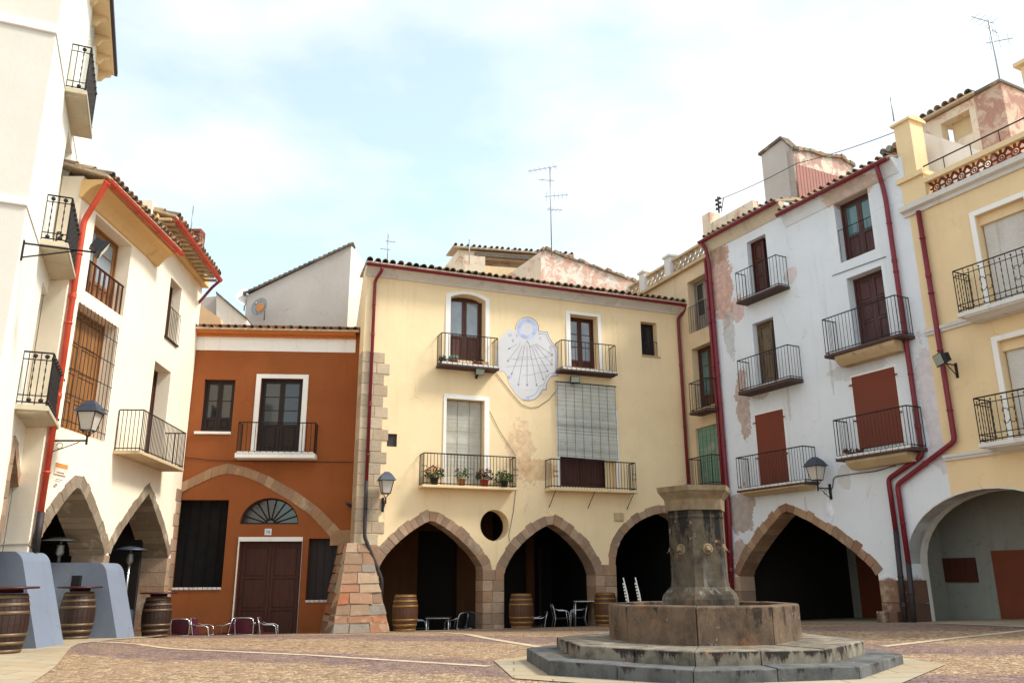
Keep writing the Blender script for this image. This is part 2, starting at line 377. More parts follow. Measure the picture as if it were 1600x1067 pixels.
def surround(fac, parent, outer, inner, mat, proud=0.03, name='window_surround', open_bottom=True, arch=0.0):
    o, i = outer, inner; mb = MB(); zb = i[2] if open_bottom else o[2]
    if arch:   # segmental head
        m = 8; top = [(i[0] + (i[1] - i[0]) * k / m, i[3] - arch + arch * (1 - (2 * k / m - 1) ** 2)) for k in range(m + 1)]
        otop = [(o[0] + (o[1] - o[0]) * k / m, o[3] - arch + arch * (1 - (2 * k / m - 1) ** 2)) for k in range(m + 1)]
        poly = [(o[0], zb)] + otop + [(o[1], zb), (i[1], zb)] + top[::-1] + [(i[0], zb)]
        mb.prism(poly, -proud, 0.004)
    else:
        mb.prism([(o[0], zb), (o[0], o[3]), (o[1], o[3]), (o[1], zb), (i[1], zb), (i[1], i[3]), (i[0], i[3]), (i[0], zb)], -proud, 0.004)
    if not open_bottom: mb.box(i[0], i[1], -proud, 0.004, o[2], i[2])
    return mb.build(name, mat, parent, fac)
def french(fac, parent, r, y, mat, glass=None, rows=3, solid=0.35, leaves=2, name='door', kick=True, open_gap=None, panel_rows=2, curtain=False):
    """two-leaf wooden door or casement: stiles, rails, glazing bars, panels; glass panes as a child"""
    u0, u1, z0, z1 = r; mb = MB(); fr = 0.05; t = 0.05
    mb.box(u0, u0 + fr, y - t, y + t, z0, z1); mb.box(u1 - fr, u1, y - t, y + t, z0, z1); mb.box(u0 + fr, u1 - fr, y - t, y + t, z1 - fr, z1)
    a, b = u0 + fr, u1 - fr; w = (b - a) / leaves; gl = MB(); st = min(0.075, w * 0.18); zt = z1 - fr
    for k in range(leaves):
        p, q = a + k * w + 0.004, a + (k + 1) * w - 0.004; yy = y - 0.012
        mb.box(p, p + st, yy, yy + 0.045, z0 + .01, zt - .003); mb.box(q - st, q, yy, yy + 0.045, z0 + .01, zt - .003)
        mb.box(p + st, q - st, yy, yy + 0.045, zt - st, zt - .003); mb.box(p + st, q - st, yy, yy + 0.045, z0 + .01, z0 + st * 1.4)
        zk = z0 + (zt - z0) * solid if glass else zt - st
        if solid > 0.02:
            if glass: mb.box(p + st, q - st, yy, yy + 0.045, zk, zk + st)
            lo, hi = z0 + st * 1.4, zk; m = panel_rows if not glass else 1
            for j in range(m):
                c, d = lo + (hi - lo) * j / m, lo + (hi - lo) * (j + 1) / m
                if j: mb.box(p + st, q - st, yy, yy + 0.045, c - st * .4, c + st * .4)
                mb.box(p + st, q - st, yy + 0.024, yy + 0.04, c, d)
                mb.bbox(p + st * 1.5, q - st * 1.5, yy + 0.008, yy + 0.03, c + st * .6, d - st * .6, 0.012)
        if glass:
            lo, hi = (zk + st) if solid > 0.02 else z0 + st * 1.4, zt - st
            for j in range(1, rows): zz = lo + (hi - lo) * j / rows; mb.box(p + st, q - st, yy + 0.006, yy + 0.034, zz - 0.013, zz + 0.013)
            gl.box(p + st, q - st, yy + 0.018, yy + 0.024, lo, hi)
    o = mb.build(name, mat, parent, fac)
    if glass: gl.build('pane', glass, o, fac)
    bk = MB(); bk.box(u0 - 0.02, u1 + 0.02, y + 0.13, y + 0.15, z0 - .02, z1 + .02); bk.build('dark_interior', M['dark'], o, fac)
    if curtain:
        c = MB(); n = 24
        vs = []; 
        for i in range(n + 1): vs += [(u0 + .08 + (u1 - u0 - .16) * i / n, y + 0.075 + 0.018 * math.sin(i * 1.9), z0 + .1), (u0 + .08 + (u1 - u0 - .16) * i / n, y + 0.075 + 0.018 * math.sin(i * 1.9 + .4), z1 - .1)]
        c.add(vs, [(2 * i, 2 * i + 2, 2 * i + 3, 2 * i + 1) for i in range(n)], True); c.build('curtain', M['curtain'], o, fac)
    return o
def scroll(mb, c, s, y, r=0.008, flip=1):
    """an S of two iron scrolls standing upright round (u,z)"""
    for sg in (1, -1):
        P = []
        for i in range(15):
            t = i / 14 * 3.6; rr = s * 0.28 * (1 - i / 17)
            P.append((c[0] + flip * sg * (rr * math.cos(t) - s * .28) , y, c[1] + sg * (s * .27 + rr * math.sin(t) * 1.0)))
        mb.tube(P, r, 4)
def railing(fac, parent, u0, u1, z0, z1, yf, yw=0.0, gap=0.115, style='plain', mat=None, w=0.014, sides=True, scrolls=()):
    """iron railing: front at y=yf, returns to the wall at y=yw"""
    mb = MB(); H = z1 - z0
    def run(A, B, n, orn):
        A, B = Vector(A), Vector(B)
        mb.bar(A + Vector((0, 0, H)), B + Vector((0, 0, H)), w * 1.9); mb.bar(A + Vector((0, 0, .05)), B + Vector((0, 0, .05)), w * 1.5)
        if style != 'plain':
            mb.bar(A + Vector((0, 0, H * .86)), B + Vector((0, 0, H * .86)), w * 1.2); mb.bar(A + Vector((0, 0, H * .18)), B + Vector((0, 0, H * .18)), w * 1.2)
        for i in range(n + 1):
            p = A.lerp(B, i / n); ww = w * 1.5 if i in (0, n) else w
            if style == 'plain' or i in (0, n): mb.bar(p, p + Vector((0, 0, H)), ww)
            elif orn and i % 2:
                q = p + Vector((0, 0, H * .09)); e = p + Vector((0, 0, H * .93)); m = 11
                for j in range(m): mb.tube([q.lerp(e, j / m), q.lerp(e, (j + .5) / m), q.lerp(e, (j + 1) / m)], w * .9 if j % 2 else w * .5, 4, caps=False)
                rr = 0.042 if style == 'disc' else 0.02
                for zz in ((.93, .09)): mb.ball(p + Vector((0, 0, H * zz)), rr, 6)
            else: mb.bar(p, p + Vector((0, 0, H)), w)
    run((u0, yf, z0), (u1, yf, z0), max(2, round((u1 - u0) / gap)), True)
    if sides:
        ns = max(2, round((yw - yf) / (gap if style == 'plain' else gap * .8)))
        run((u0, yf, z0), (u0, yw, z0), ns, True); run((u1, yf, z0), (u1, yw, z0), ns, True)
    for (cu, cz, s) in scrolls: scroll(mb, (cu, cz), s, yf - 0.01); scroll(mb, (cu, cz), s, yf - 0.01, flip=-1)
    return mb.build('railing', mat or M['iron'], parent, fac)
def balcony(fac, house, u0, u1, zs, zr, p, t, mat, style='plain', gap=0.115, mould=None, scrolls=(), rail_mat=None, over=0.04, tiles=False, label=None, name='balcony'):
    mb = MB(); mb.bbox(u0 - over, u1 + over, -p - over, 0.0, zs - t, zs, 0.012)
    if mould:   # stepped or tapering underside
        h, ins, mm = mould
        m2 = MB(); m2.prof([(-p - over + ins * .4, zs - t), (0, zs - t), (0, zs - t - h), (-p * .55, zs - t - h), (-p * .8, zs - t - h * .55), (-p - over + ins * .4, zs - t - h * .3)], u0 + ins, u1 - ins)
    o = mb.build(name, mat, house, fac, label=label)
    if mould: m2.build('moulding', mm, o, fac)
    if tiles:
        tm = MB(); n = int((u1 - u0) / 0.16)
        for i in range(n): a = u0 + (u1 - u0) * i / n; tm.bbox(a + .012, a + (u1 - u0) / n - .012, -p - over - .006, -p + .05, zs - t * .25, zs + .045, .008)
        tm.build('tile_edge', M['white_grey'], o, fac)
    railing(fac, o, u0, u1, zs + .003, zr, -p, 0.0, gap, style, rail_mat, scrolls=scrolls)
    return o
def tile_roof(fac, parent, u0, u1, ze, ye, slope, length, pitch=0.235, mat=None, name='roof', deck=True, r=0.1, jit=0.024, thick=0.05, courses=None, skew=0.0):
    """curved clay tiles running up from the eave; the eave line can rise from ze[0] to ze[1] and step out from ye[0] to ye[1]"""
    ze = ze if isinstance(ze, tuple) else (ze, ze); ye = ye if isinstance(ye, tuple) else (ye, ye)
    mb = MB(); n = max(1, round((u1 - u0) / pitch)); L = 0.42; cs = courses or max(1, math.ceil(length / L)); ca, sa = math.cos(slope), math.sin(slope); K = 6
    for i in range(n):
        k = (i + .5) / n; uu = u0 + (u1 - u0) * k; zz = ze[0] + (ze[1] - ze[0]) * k; yy = ye[0] + (ye[1] - ye[0]) * k
        for c in range(cs):
            s0 = c * L - random.uniform(0, .04) - (0.03 if c == 0 else 0.05); s1 = s0 + L + .06; du = random.uniform(-jit, jit); dz = random.uniform(0, jit)
            vs = []; fs = []
            for (s, rr, lift) in ((s0, r, .03), (s1, r * .8, .0)):
                for th in (0, 1):
                    rq = rr - th * .014
                    for j in range(K + 1):
                        a = math.pi * j / K
                        vs.append((uu + skew * s * ca + du + rq * math.cos(a) * 1.0, yy + s * ca - (rq * math.sin(a) + lift) * sa, zz + s * sa + (rq * math.sin(a) + lift) * ca + dz))
            S = K + 1
            for j in range(K):
                fs += [(j, j + 1, 2 * S + j + 1, 2 * S + j), (S + j, S + j + 1, 3 * S + j + 1, 3 * S + j), (j, j + 1, S + j + 1, S + j), (2 * S + j, 2 * S + j + 1, 3 * S + j + 1, 3 * S + j)]
            fs += [(0, S, 3 * S, 2 * S), (K, S + K, 3 * S + K, 2 * S + K)]
            mb.add(vs, fs, False)
    o = mb.build(name, mat or M['tile'], parent, fac)
    if deck:
        d = MB(); vs = []
        for k, uu in ((0, u0), (1, u1)):
            y0, z0 = ye[k], ze[k]
            u9 = uu + skew * length * ca; vs += [(uu, y0 - .02, z0 - thick), (uu, y0 - .02, z0 + .01), (u9, y0 + length * ca, z0 + length * sa + .01), (u9, y0 + length * ca, z0 + length * sa - thick)]
        d.add(vs, [(0, 1, 2, 3), (7, 6, 5, 4), (0, 4, 5, 1), (1, 5, 6, 2), (2, 6, 7, 3), (3, 7, 4, 0)]); d.build('roof_deck', M['mortar'], o, fac)
    return o
def gutter(fac, parent, a, b, mat, r=0.062, name='gutter'):
    """half-round gutter between two (u,y,z) points"""
    a, b = Vector(a), Vector(b); mb = MB(); K = 8; vs = []; fs = []
    for p in (a, b):
        for rr in (r, r - .012):
            for j in range(K + 1): t = math.pi * (1 + j / K); vs.append((p.x, p.y + rr * math.cos(t), p.z + rr * math.sin(t)))
    S = K + 1
    for j in range(K): fs += [(j, j + 1, 2 * S + j + 1, 2 * S + j), (S + j, S + j + 1, 3 * S + j + 1, 3 * S + j), (j, j + 1, S + j + 1, S + j), (2 * S + j, 2 * S + j + 1, 3 * S + j + 1, 3 * S + j)]
    fs += [(0, S, 3 * S, 2 * S), (K, S + K, 3 * S + K, 2 * S + K)]
    mb.add(vs, fs, False)
    m = max(2, int((b - a).length / 1.1))
    for i in range(m + 1):
        p = a.lerp(b, (i + .3) / (m + .6)); mb.tube([p + Vector((0, (r + .006) * math.cos(math.pi * (1 + j / K)), (r + .006) * math.sin(math.pi * (1 + j / K)))) for j in range(K + 1)], .008, 4)
    mb.tube([a + Vector((0, -r, 0)), b + Vector((0, -r, 0))], .011, 5)
    return mb.build(name, mat, parent, fac)
def pipe(fac, parent, P, mat, r=0.05, name='downpipe', clips=True):
    """downpipe along (u,y,z) points with clips"""
    P = [Vector(p) for p in P]; mb = MB(); Q = [P[0]]
    for i in range(1, len(P) - 1):
        a, b, c = P[i - 1], P[i], P[i + 1]; d = min(.09, (a - b).length * .4, (c - b).length * .4)
        p, q = b + (a - b).normalized() * d, b + (c - b).normalized() * d
        Q += [p.lerp(b, 0), (p + b * 2 + q) / 4, q]
    Q.append(P[-1]); mb.tube(Q, r, 10)
    if clips:
        for a, b in zip(P, P[1:]):
            n = int((b - a).length / 1.3); t = (b - a).normalized()
            for i in range(int((b - a).length / 2.1)): c = a.lerp(b, (i + .8) / ((b - a).length / 2.1)); mb.tube([c - t * .05, c - t * .045, c + t * .045, c + t * .05], r * 1.16, 10)
            for i in range(n): c = a.lerp(b, (i + .5) / n); mb.tube([c - t * .02, c + t * .02], r * 1.18, 10); mb.bar(c, c + Vector((0, .1, 0)), .012)
    return mb.build(name, mat, parent, fac)
def room(fac, parent, u0, u1, y0, y1, z0, z1, mat, name='arcade_interior', back=True):
    """inward facing walls and ceiling behind an arcade"""
    mb = MB(); t = .12
    mb.box(u0 - t, u0, y0, y1, z0, z1); mb.box(u1, u1 + t, y0, y1, z0, z1)
    mb.box(u0 - t, u1 + t, y0, y1 + t, z1 + .002, z1 + t)
    if back: mb.box(u0, u1, y1, y1 + t, z0, z1)
    return mb.build(name, mat, parent, fac)

# ================================================================== HOUSE WITH THE SUNDIAL (middle)
C = Fac(CO.x, CO.y, 68.4)
uL = C.p(556, 800)[0]; uR = C.p(1079, 640)[0]
zE = C.p(700, 447)[1]                                   # wall top under the cove
hC = empty('sundial_house', C.M @ Matrix.Translation((uL, 0, 0)), 'cream yellow house with painted sundial and pointed arcade in the middle of the square', 'house')
zP = -0.5
a1 = arch_curve(C.p(591, 885)[0], C.p(755, 900)[0], C.p(755, 893)[1], *C.p(674, 812), .42, .42)
a2 = arch_curve(C.p(786, 915)[0], C.p(932, 925)[0], C.p(860, 908)[1], *C.p(861, 817.5), .38, .42)
a3 = arch_curve(C.p(961.5, 900)[0], uR - 0.12, C.p(961, 885)[1], *C.p(1040, 800), .12, .3)
W1 = C.rect((704.4, 457), (758, 566)); W2 = C.rect((890.2, 490.5), (936, 577)); W3 = C.rect((1000.6, 502), (1028.5, 557))
W4 = C.rect((697.8, 622), (756.2, 757.5)); W5 = C.rect((873, 640), (964, 763)); VT = C.rect((605, 677), (620, 698))
oc = C.p(773, 820.5); ocr = (C.p(795.5, 820.5)[0] - C.p(750.5, 820.5)[0]) / 2
m = 8; w1h = [(W1[0], W1[2]), (W1[1], W1[2])] + [(W1[1] + (W1[0] - W1[1]) * k / m, W1[3] - .13 + .13 * (1 - (2 * k / m - 1) ** 2)) for k in range(m + 1)]
outl = [(uL, zP)]
for a in [offset_curve(q_, .05) for q_ in (a1, a2, a3)]: outl += [(a[0][0], zP)] + a + [(a[-1][0], zP)]
outl += [(uR, zP), (uR, zE + .3), (uL, zE + .3)]
circ = [(oc[0] + ocr * math.cos(k * math.pi / 14), oc[1] + ocr * math.sin(k * math.pi / 14)) for k in range(28)]
pC = C.p(812, 705); pC2 = C.p(845, 735)
M['stC'] = stucco('cream_yellow_render', (240, 214, 172), var=0.08, streak=0.18, dirt=(200, 164, 116), dirt_amt=0.22,
    patches=[(pC[0] - uL, pC[1], .42, .95, (222, 186, 150), .7), (pC2[0] - uL - .1, pC2[1], .6, .4, (206, 166, 122), .6)])
wall(C, hC, outl, [w1h, R4(W2), R4(W3), R4(W4), R4(W5), circ, R4(VT)], M['stC'], 0.5)
_b = C.M.inverted() @ at_depth(559.5, 425, C.at(uL, 7).y + .6); SKC = (_b.x - uL - .003) / (_b.y - .52)
sm_ = MB(); sm_.plan([(uL + .003, .52), (uR - .003, .52), (uR - .003, 6.5), (uL + .003 + SKC * 6, 6.52)], 3.9, zE + .25); sm_.plan([(uL + .003, .52), (uL + .45, .52), (uL + .45 + SKC * 6, 6.5), (uL + .003 + SKC * 6, 6.52)], -.5, 3.9); sm_.build('side_wall', M['stC'], hC, C)
voussoirs(C, hC, a1, .29, M['stone_pink'], .6, n=25); voussoirs(C, hC, a2, .29, M['stone_pink'], .6, n=23); voussoirs(C, hC, a3, .24, M['stone_pink'], .6, n=19)
for (x, y, g) in ((a1[-1], a2[0], 0), (a2[-1], a3[0], 0)):
    mb = MB(); blocks(mb, x[0] - .025, y[0] + .025, zP, max(x[1], y[1]) + .06, -.035, .6, .3, .3); mb.build('stone_pier', M['stone_pink'], hC, C)
mb = MB(); blocks(mb, uL - .02, uL + C.p(596, 700)[0] - uL, C.p(575, 852)[1], C.p(575, 549)[1], -.02, .5, .33, .5, jag=(0, .16)); mb.build('corner_quoin', stone('faint_worn_quoin', [(192, 172, 146), (180, 162, 138), (202, 182, 156), (186, 164, 138)]), hC, C)
mb = MB(); blocks(mb, uL - .02, a1[0][0] + .025, zP, C.p(575, 852)[1], -.02, .55, .4, .4); mb.build('stone_pier', M['stone_pink'], hC, C)
# buttress of rubble at the corner
g0 = C.p(512, 985)[0]; zb = -0.06; zt = C.p(560, 848)[1]
bt = MB(); ncs = 9
cx0, cx1 = C.p(541, 850)[0], C.p(577, 850)[0]; bx0, bx1 = C.p(502, 985)[0] + .15, C.p(600, 985)[0] + .02
cfs = [0] + sorted((i + random.uniform(-.22, .22)) / ncs for i in range(1, ncs)) + [1]
for i in range(ncs):
    f0, f1 = cfs[i], cfs[i + 1]; zz0, zz1 = zb + (zt - zb) * f0, zb + (zt - zb) * f1
    def q(f): return (bx0 + (cx0 - bx0) * f, bx1 + (cx1 - bx1) * f, -.62 * (1 - f) ** 1.0 - .10)
    A, B_ = q(f0), q(f1); m = random.choice((3, 4)) if i < 4 else 2
    cuts = [0] + sorted((j + random.uniform(-.3, .3)) / m for j in range(1, m)) + [1]
    for s0, s1 in zip(cuts, cuts[1:]):
        e = .014; t = random.uniform(0, .05)
        lo = [(A[0] + (A[1] - A[0]) * s0 + e, A[2] - t), (A[0] + (A[1] - A[0]) * s1 - e, A[2] - t), (A[0] + (A[1] - A[0]) * s1 - e, .3), (A[0] + (A[1] - A[0]) * s0 + e, .3)]
        hi = [(B_[0] + (B_[1] - B_[0]) * s0 + e, B_[2] - t), (B_[0] + (B_[1] - B_[0]) * s1 - e, B_[2] - t), (B_[0] + (B_[1] - B_[0]) * s1 - e, .3), (B_[0] + (B_[1] - B_[0]) * s0 + e, .3)]
        bt.plan(lo, zz0 + e, zz1 - e, hi)
    for sd_, (X0, X1) in enumerate(((A[0], B_[0]), (A[1], B_[1]))):                 # stones on the two flanks
        for d0, d1 in ((0.3, .75), (.75, 1.25)):
            if sd_ == 1: continue
            bt.plan([(X0 - random.uniform(0, .03), d0), (X0 + .3, d0), (X0 + .3, d1 - .02), (X0, d1 - .02)], zz0 + .01, zz1 - .01, [(X1, d0), (X1 + .3, d0), (X1 + .3, d1 - .02), (X1, d1 - .02)])
jitter(bt, .016); o = bt.build('buttress', M['stone_mix'], hC, C)
mc = MB(); mc.plan([(bx0 + .012, -.712), (bx1 - .012, -.712), (bx1 - .012, .28), (bx0 + .012, .28)], zb - .0, zt - .01, [(cx0 + .012, -.092), (cx1 - .012, -.092), (cx1 - .012, .28), (cx0 + .012, .28)]); mc.build('mortar_core', M['mortar'], o, C)
# eave: cove, tiles, gutter
pe = 0.36; gz = (C.p(569, 414, pe)[1] + C.p(1068, 480, pe)[1]) / 2
cv = MB(); cv.prof([(0.0, zE), (-.05, zE), (-.07, zE + .04), (-.13, zE + .09), (-.24, zE + .16), (-pe + .03, gz + .02), (-pe + .03, gz + .07), (0.0, gz + .07)], uL - .06, uR); cv.build('cornice', M['white_grey'], hC, C)
tile_roof(C, hC, uL - .12, uR + .05, gz + .13, -pe - .05, R(16), 6.0, courses=14, skew=SKC)
gutter(C, hC, (uL - .1, -pe - .06, gz + .06), (uR + .02, -pe - .06, gz + .06), M['red_pipe'], .07)
# windows and balconies
surround(C, hC, C.rect((697, 452), (764, 566)), W1, M['white'], arch=.15); surround(C, hC, C.rect((883.5, 485.5), (941, 577)), W2, M['white'])
surround(C, hC, C.rect((693.5, 615), (764, 757.5)), W4, M['white']); surround(C, hC, (W5[0] - .11, W5[1] + .11, W5[2], W5[3] + .1), W5, M['white'])
french(C, hC, (W1[0], W1[1] - .0, W1[2] - .1, W1[3] - .02), .38, M['wood_brown'], M['glass_pale'], 1, .42)
french(C, hC, (W2[0], W2[1], W2[2] - .1, W2[3]), .36, M['wood_red'], M['glass_pale'], 3, .2, curtain=True)
french(C, hC, W3, .3, M['wood_dark'], M['glass'], 1, .1, leaves=1, name='window')
french(C, hC, (W5[0], W5[1], W5[2], W5[3]), .42, M['wood_red'], M['glass'], 2, .55)
vp = MB(); vp.bbox(VT[0], VT[1], .06, .12, VT[2], VT[3]); vp.build('vent', M['dark_pipe'], hC, C)
def reed_blind(fac, parent, r, y, mat, bot=0.0, strips=7, name='blind'):
    u0, u1, z0, z1 = r; mb = MB(); n = int((z1 - z0) / .022)
    for i in range(n):
        z = z0 + (z1 - z0) * i / n; d = random.uniform(-.006, .006) + .012 * math.sin(i * .21); e = random.uniform(-.012, .012)
        s = bot * (1 - i / n)
        mb.add([(u0 + e, y + d, z + s), (u1 + e, y + d, z - s), (u1 + e, y + d, z - s + .018), (u0 + e, y + d, z + s + .018), (u0 + e, y + d + .008, z + s + .009), (u1 + e, y + d + .008, z - s + .009)], [(0, 1, 2, 3), (0, 4, 5, 1), (3, 2, 5, 4), (0, 3, 4), (1, 5, 2)])
    o = mb.build(name, mat, parent, fac)
    cm = MB()
    for k in range(strips + 1): u = u0 + .03 + (u1 - u0 - .06) * k / strips; cm.box(u - .004, u + .004, y - .022, y - .018, z0, z1)
    cm.tube([(u0 - .03, y, z1 + .02), (u1 + .03, y, z1 + .02)], .018, 6); cm.build('blind_cord', M['dark_pipe'], o, fac)
    return o
M['reed'] = stone('weathered_grey_reed', [(206, 206, 196), (194, 194, 184), (216, 214, 204), (176, 176, 168), (200, 198, 186)], bump=0.1)
M['reed_pale'] = stone('pale_grey_slats', [(204, 202, 190), (198, 196, 184), (210, 208, 196)], bump=0.05)
M['reed_green'] = stone('faded_green_slats', [(128, 168, 144), (118, 158, 138), (140, 172, 146), (122, 160, 146)], bump=0.05)
BL = C.rect((868.5, 597), (965.5, 719), .08)
reed_blind(C, hC, (BL[0], BL[1], BL[2], BL[3]), -.10, M['reed'], bot=.03)
reed_blind(C, hC, (W4[0] + .01, W4[1] - .01, W4[2], W4[3] - .02), .22, M['reed_pale'], strips=3)
sh = MB(); s0 = C.p(948, 700)[0]
for k in range(4): sh.bbox(s0 + (W5[1] - s0) * k / 4, s0 + (W5[1] - s0) * (k + 1) / 4 - .008, .15, .18, W5[2], W5[3] - .1)
sh.build('shutter', M['cream_slab'], hC, C)
def front(fac, xl, xr, yl_rail, yl_slab, p): 
    a = fac.p(xl, yl_rail, p); b = fac.p(xl, yl_slab, p); c = fac.p(xr, yl_rail, p); return a, b, c
p_ = .42
u0, zr = C.p(690.5, 514.5, p_); zs = (C.p(690, 566.5, p_)[1] + C.p(777.5, 575.5, p_)[1]) / 2; u1 = C.p(777.8, 550, p_)[0]
balcony(C, hC, u0, u1, zs, zs + .94, p_, .07, M['dark_slab'], gap=.115, tiles=True)
W1b = (u0, u1, zs)
u0, zr = C.p(877, 527.5, p_); zs = (C.p(877, 577, p_)[1] + C.p(962, 581.5, p_)[1]) / 2; u1 = C.p(962, 560, p_)[0]
balcony(C, hC, u0, u1, zs, zs + .93, p_, .07, M['dark_slab'], gap=.12, tiles=True)
W2b = (u0, u1, zs)
u0 = C.p(662, 735, p_)[0]; zs = (C.p(659, 756.5, p_)[1] + C.p(806, 762, p_)[1]) / 2; u1 = C.p(806, 740, p_)[0]
balcony(C, hC, u0, u1, zs, zs + .90, p_, .075, M['cream_slab'], gap=.10, scrolls=[(u0 + .01, zs + .45, .2), ((u0 + u1) / 2, zs + .42, .2), (u1 - .01, zs + .45, .2)])
W4b = (u0, u1, zs)
u0 = C.p(861, 740, p_)[0]; zs = (C.p(860, 762, p_)[1] + C.p(993, 765.5, p_)[1]) / 2; u1 = C.p(993, 740, p_)[0]
bo = balcony(C, hC, u0, u1, zs, zs + .86, p_, .085, M['cream_slab'], gap=.10, scrolls=[(u0 + .16, zs + .42, .2), (u1 - .06, zs + .42, .2)])
st = MB()
for k in (.05, .5, .97): uu = u0 + (u1 - u0) * k; st.bar((uu, -p_, zs - .08), (uu - .04, 0, zs - .55), .022)
st.build('strut', M['iron'], bo, C)
mb = MB(); n = 6
for k in range(n + 1): uu = W3[0] + .02 + (W3[1] - W3[0] - .04) * k / n; mb.bar((uu, .03, W3[2]), (uu, .03, W3[2] + .5), .012)
mb.bar((W3[0], .03, W3[2] + .5), (W3[1], .03, W3[2] + .5), .02); mb.build('railing', M['iron'], hC, C)
mb = MB(); mb.bbox(W3[0] - .02, W3[1] + .06, -.05, .1, W3[2] - .05, W3[2] - .002); mb.build('sill', M['tan_slab'], hC, C)
bx = C.rect((958.7, 800.8), (973.5, 813.8)); mb = MB(); mb.bbox(bx[0], bx[1], -.07, 0, bx[2], bx[3], .015); mb.build('meter_box', M['tan_slab'], hC, C)
# downpipes
pz = C.p(585, 430)[1]; u = C.p(573, 720)[0]; e1 = C.p(571, 838); e2 = C.p(595, 905)
zsw = C.p(573, 752)[1]
pipe(C, hC, [(u + .12, -pe - .06, gz + .0), (u + .12, -pe - .03, gz - .12), (u, -.08, zE - .15), (u, -.09, zsw)], M['red_pipe'], .05)
pipe(C, hC, [(u, -.09, zsw), (u, -.13, e1[1]), (e2[0] - .02, -.22, e2[1]), (e2[0] - .02, -.22, C.p(597, 945)[1])], M['dark_pipe'], .052)
u = C.p(1070, 700)[0]
pipe(C, hC, [(u + .14, -pe - .06, gz + .0), (u + .14, -pe - .03, gz - .1), (u, -.08, zE - .15), (u, -.08, 2.4)], M['red_pipe'], .05)
# arcade inside
M['in_brown'] = stucco('brown_arcade_wall', (92, 58, 34), var=0.2); M['in_dark'] = plain('shade_dark_wall', (26, 21, 18), .95, .3, 3)  # arcade shade put into the near-black and dark brown wall colours
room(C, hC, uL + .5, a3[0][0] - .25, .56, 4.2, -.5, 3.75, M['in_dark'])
iw = MB(); x0, x1, x2 = a1[0][0], C.p(652, 900, -4)[0], C.p(714, 900, -4)[0]
iw.box(uL + .52, x1, 4.0, 4.15, -.5, 3.7); iw.box(x2, C.p(770, 900, -4)[0], 4.0, 4.15, -.5, 3.7); iw.box(x1, x2, 4.0, 4.15, 2.9, 3.7)
iw.box(C.p(822, 900, -4)[0], C.p(834, 900, -4)[0], 3.95, 4.1, -.5, 3.7); iw.build('arcade_back_wall', M['in_brown'], hC, C)
bx0 = C.p(852, 900, -4)[0]; fr = MB(); fr.box(bx0 - .3, bx0 - .18, 3.9, 4.0, -.4, 2.4); fr.build('door_frame', M['wood_dark'], hC, C)
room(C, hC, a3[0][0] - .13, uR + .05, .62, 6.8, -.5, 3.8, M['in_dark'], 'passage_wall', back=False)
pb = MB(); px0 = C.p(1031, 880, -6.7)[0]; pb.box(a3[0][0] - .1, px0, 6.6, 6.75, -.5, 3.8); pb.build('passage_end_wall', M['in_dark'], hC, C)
# painted sundial
SD = C.p(823, 515); sx = (C.p(868, 560)[0] - C.p(780, 560)[0]) / 88.0; sz = (C.p(823, 500)[1] - C.p(823, 620)[1]) / 120.0
def S(x, y): a = C.p(x, y); return a
crop = lambda x, y: S(770 + x * 110 / 782, 490 + y * 150 / 1067)
edgeR = [(505, 195), (605, 205), (622, 255), (650, 310), (685, 350), (718, 378), (722, 520), (722, 690), (650, 695), (612, 740), (596, 780), (595, 845), (550, 845), (520, 905), (470, 950), (400, 968)]
edgeL = [(330, 955), (285, 925), (245, 880), (215, 830), (190, 800), (175, 760), (165, 700), (120, 640), (60, 640), (35, 600), (45, 420), (60, 300), (120, 225), (170, 170), (255, 195)]
disc = [(380 + 128 * math.cos(t), 165 - 125 * math.sin(t)) for t in [math.pi * (1.03 - 1.06 * k / 14) for k in range(15)]]
sdp = [crop(*p) for p in disc + edgeR + edgeL]
M['sd'] = stucco('faded_bluish_fresco', (208, 207, 210), var=0.08, streak=0.2, dirt=(222, 206, 176), dirt_amt=0.7)
M['sd_blue'] = plain('faded_blue_paint', (178, 186, 216), .9, .25, 5); M['sd_line'] = plain('dark_grey_violet_paint', (140, 132, 146), .9, .3, 9)
M['sd_pale'] = plain('pale_fresco', (218, 218, 226), .9, .1, 7)
mb = MB(); mb.prism(sdp, -.006, .003); sdo = mb.build('sundial', M['sd'], hC, C)
rg = MB(); K = 40
def ring(mb, c, ro, ri, y, sq=1.0):
    vs = []
    for k in range(K): t = 2 * math.pi * k / K; a = crop(c[0] + ro * math.cos(t), c[1] - ro * sq * math.sin(t)); b = crop(c[0] + ri * math.cos(t), c[1] - ri * sq * math.sin(t)); vs += [(a[0], y, a[1]), (b[0], y, b[1])]
    mb.add(vs, [(2 * k, 2 * k + 1, (2 * k + 3) % (2 * K), (2 * k + 2) % (2 * K)) for k in range(K)])
ring(rg, (380, 170), 112, 70, -.009); rg.build('dial_ring', M['sd_blue'], sdo, C)
for c in ((185, 705), (385, 942)): rg = MB(); ring(rg, c, 22, 2, -.009); rg.build('dial_mark', M['sd_blue'], sdo, C)
ln = MB()
def stroke(P, w, y=-.010):
    P = [crop(*p) for p in P]
    for a, b in zip(P, P[1:]):
        dx, dz = b[0] - a[0], b[1] - a[1]; l = math.hypot(dx, dz) or 1; nx, nz = -dz / l * w, dx / l * w
        ln.add([(a[0] + nx, y, a[1] + nz), (b[0] + nx, y, b[1] + nz), (b[0] - nx, y, b[1] - nz), (a[0] - nx, y, a[1] - nz)], [(0, 1, 2, 3)])
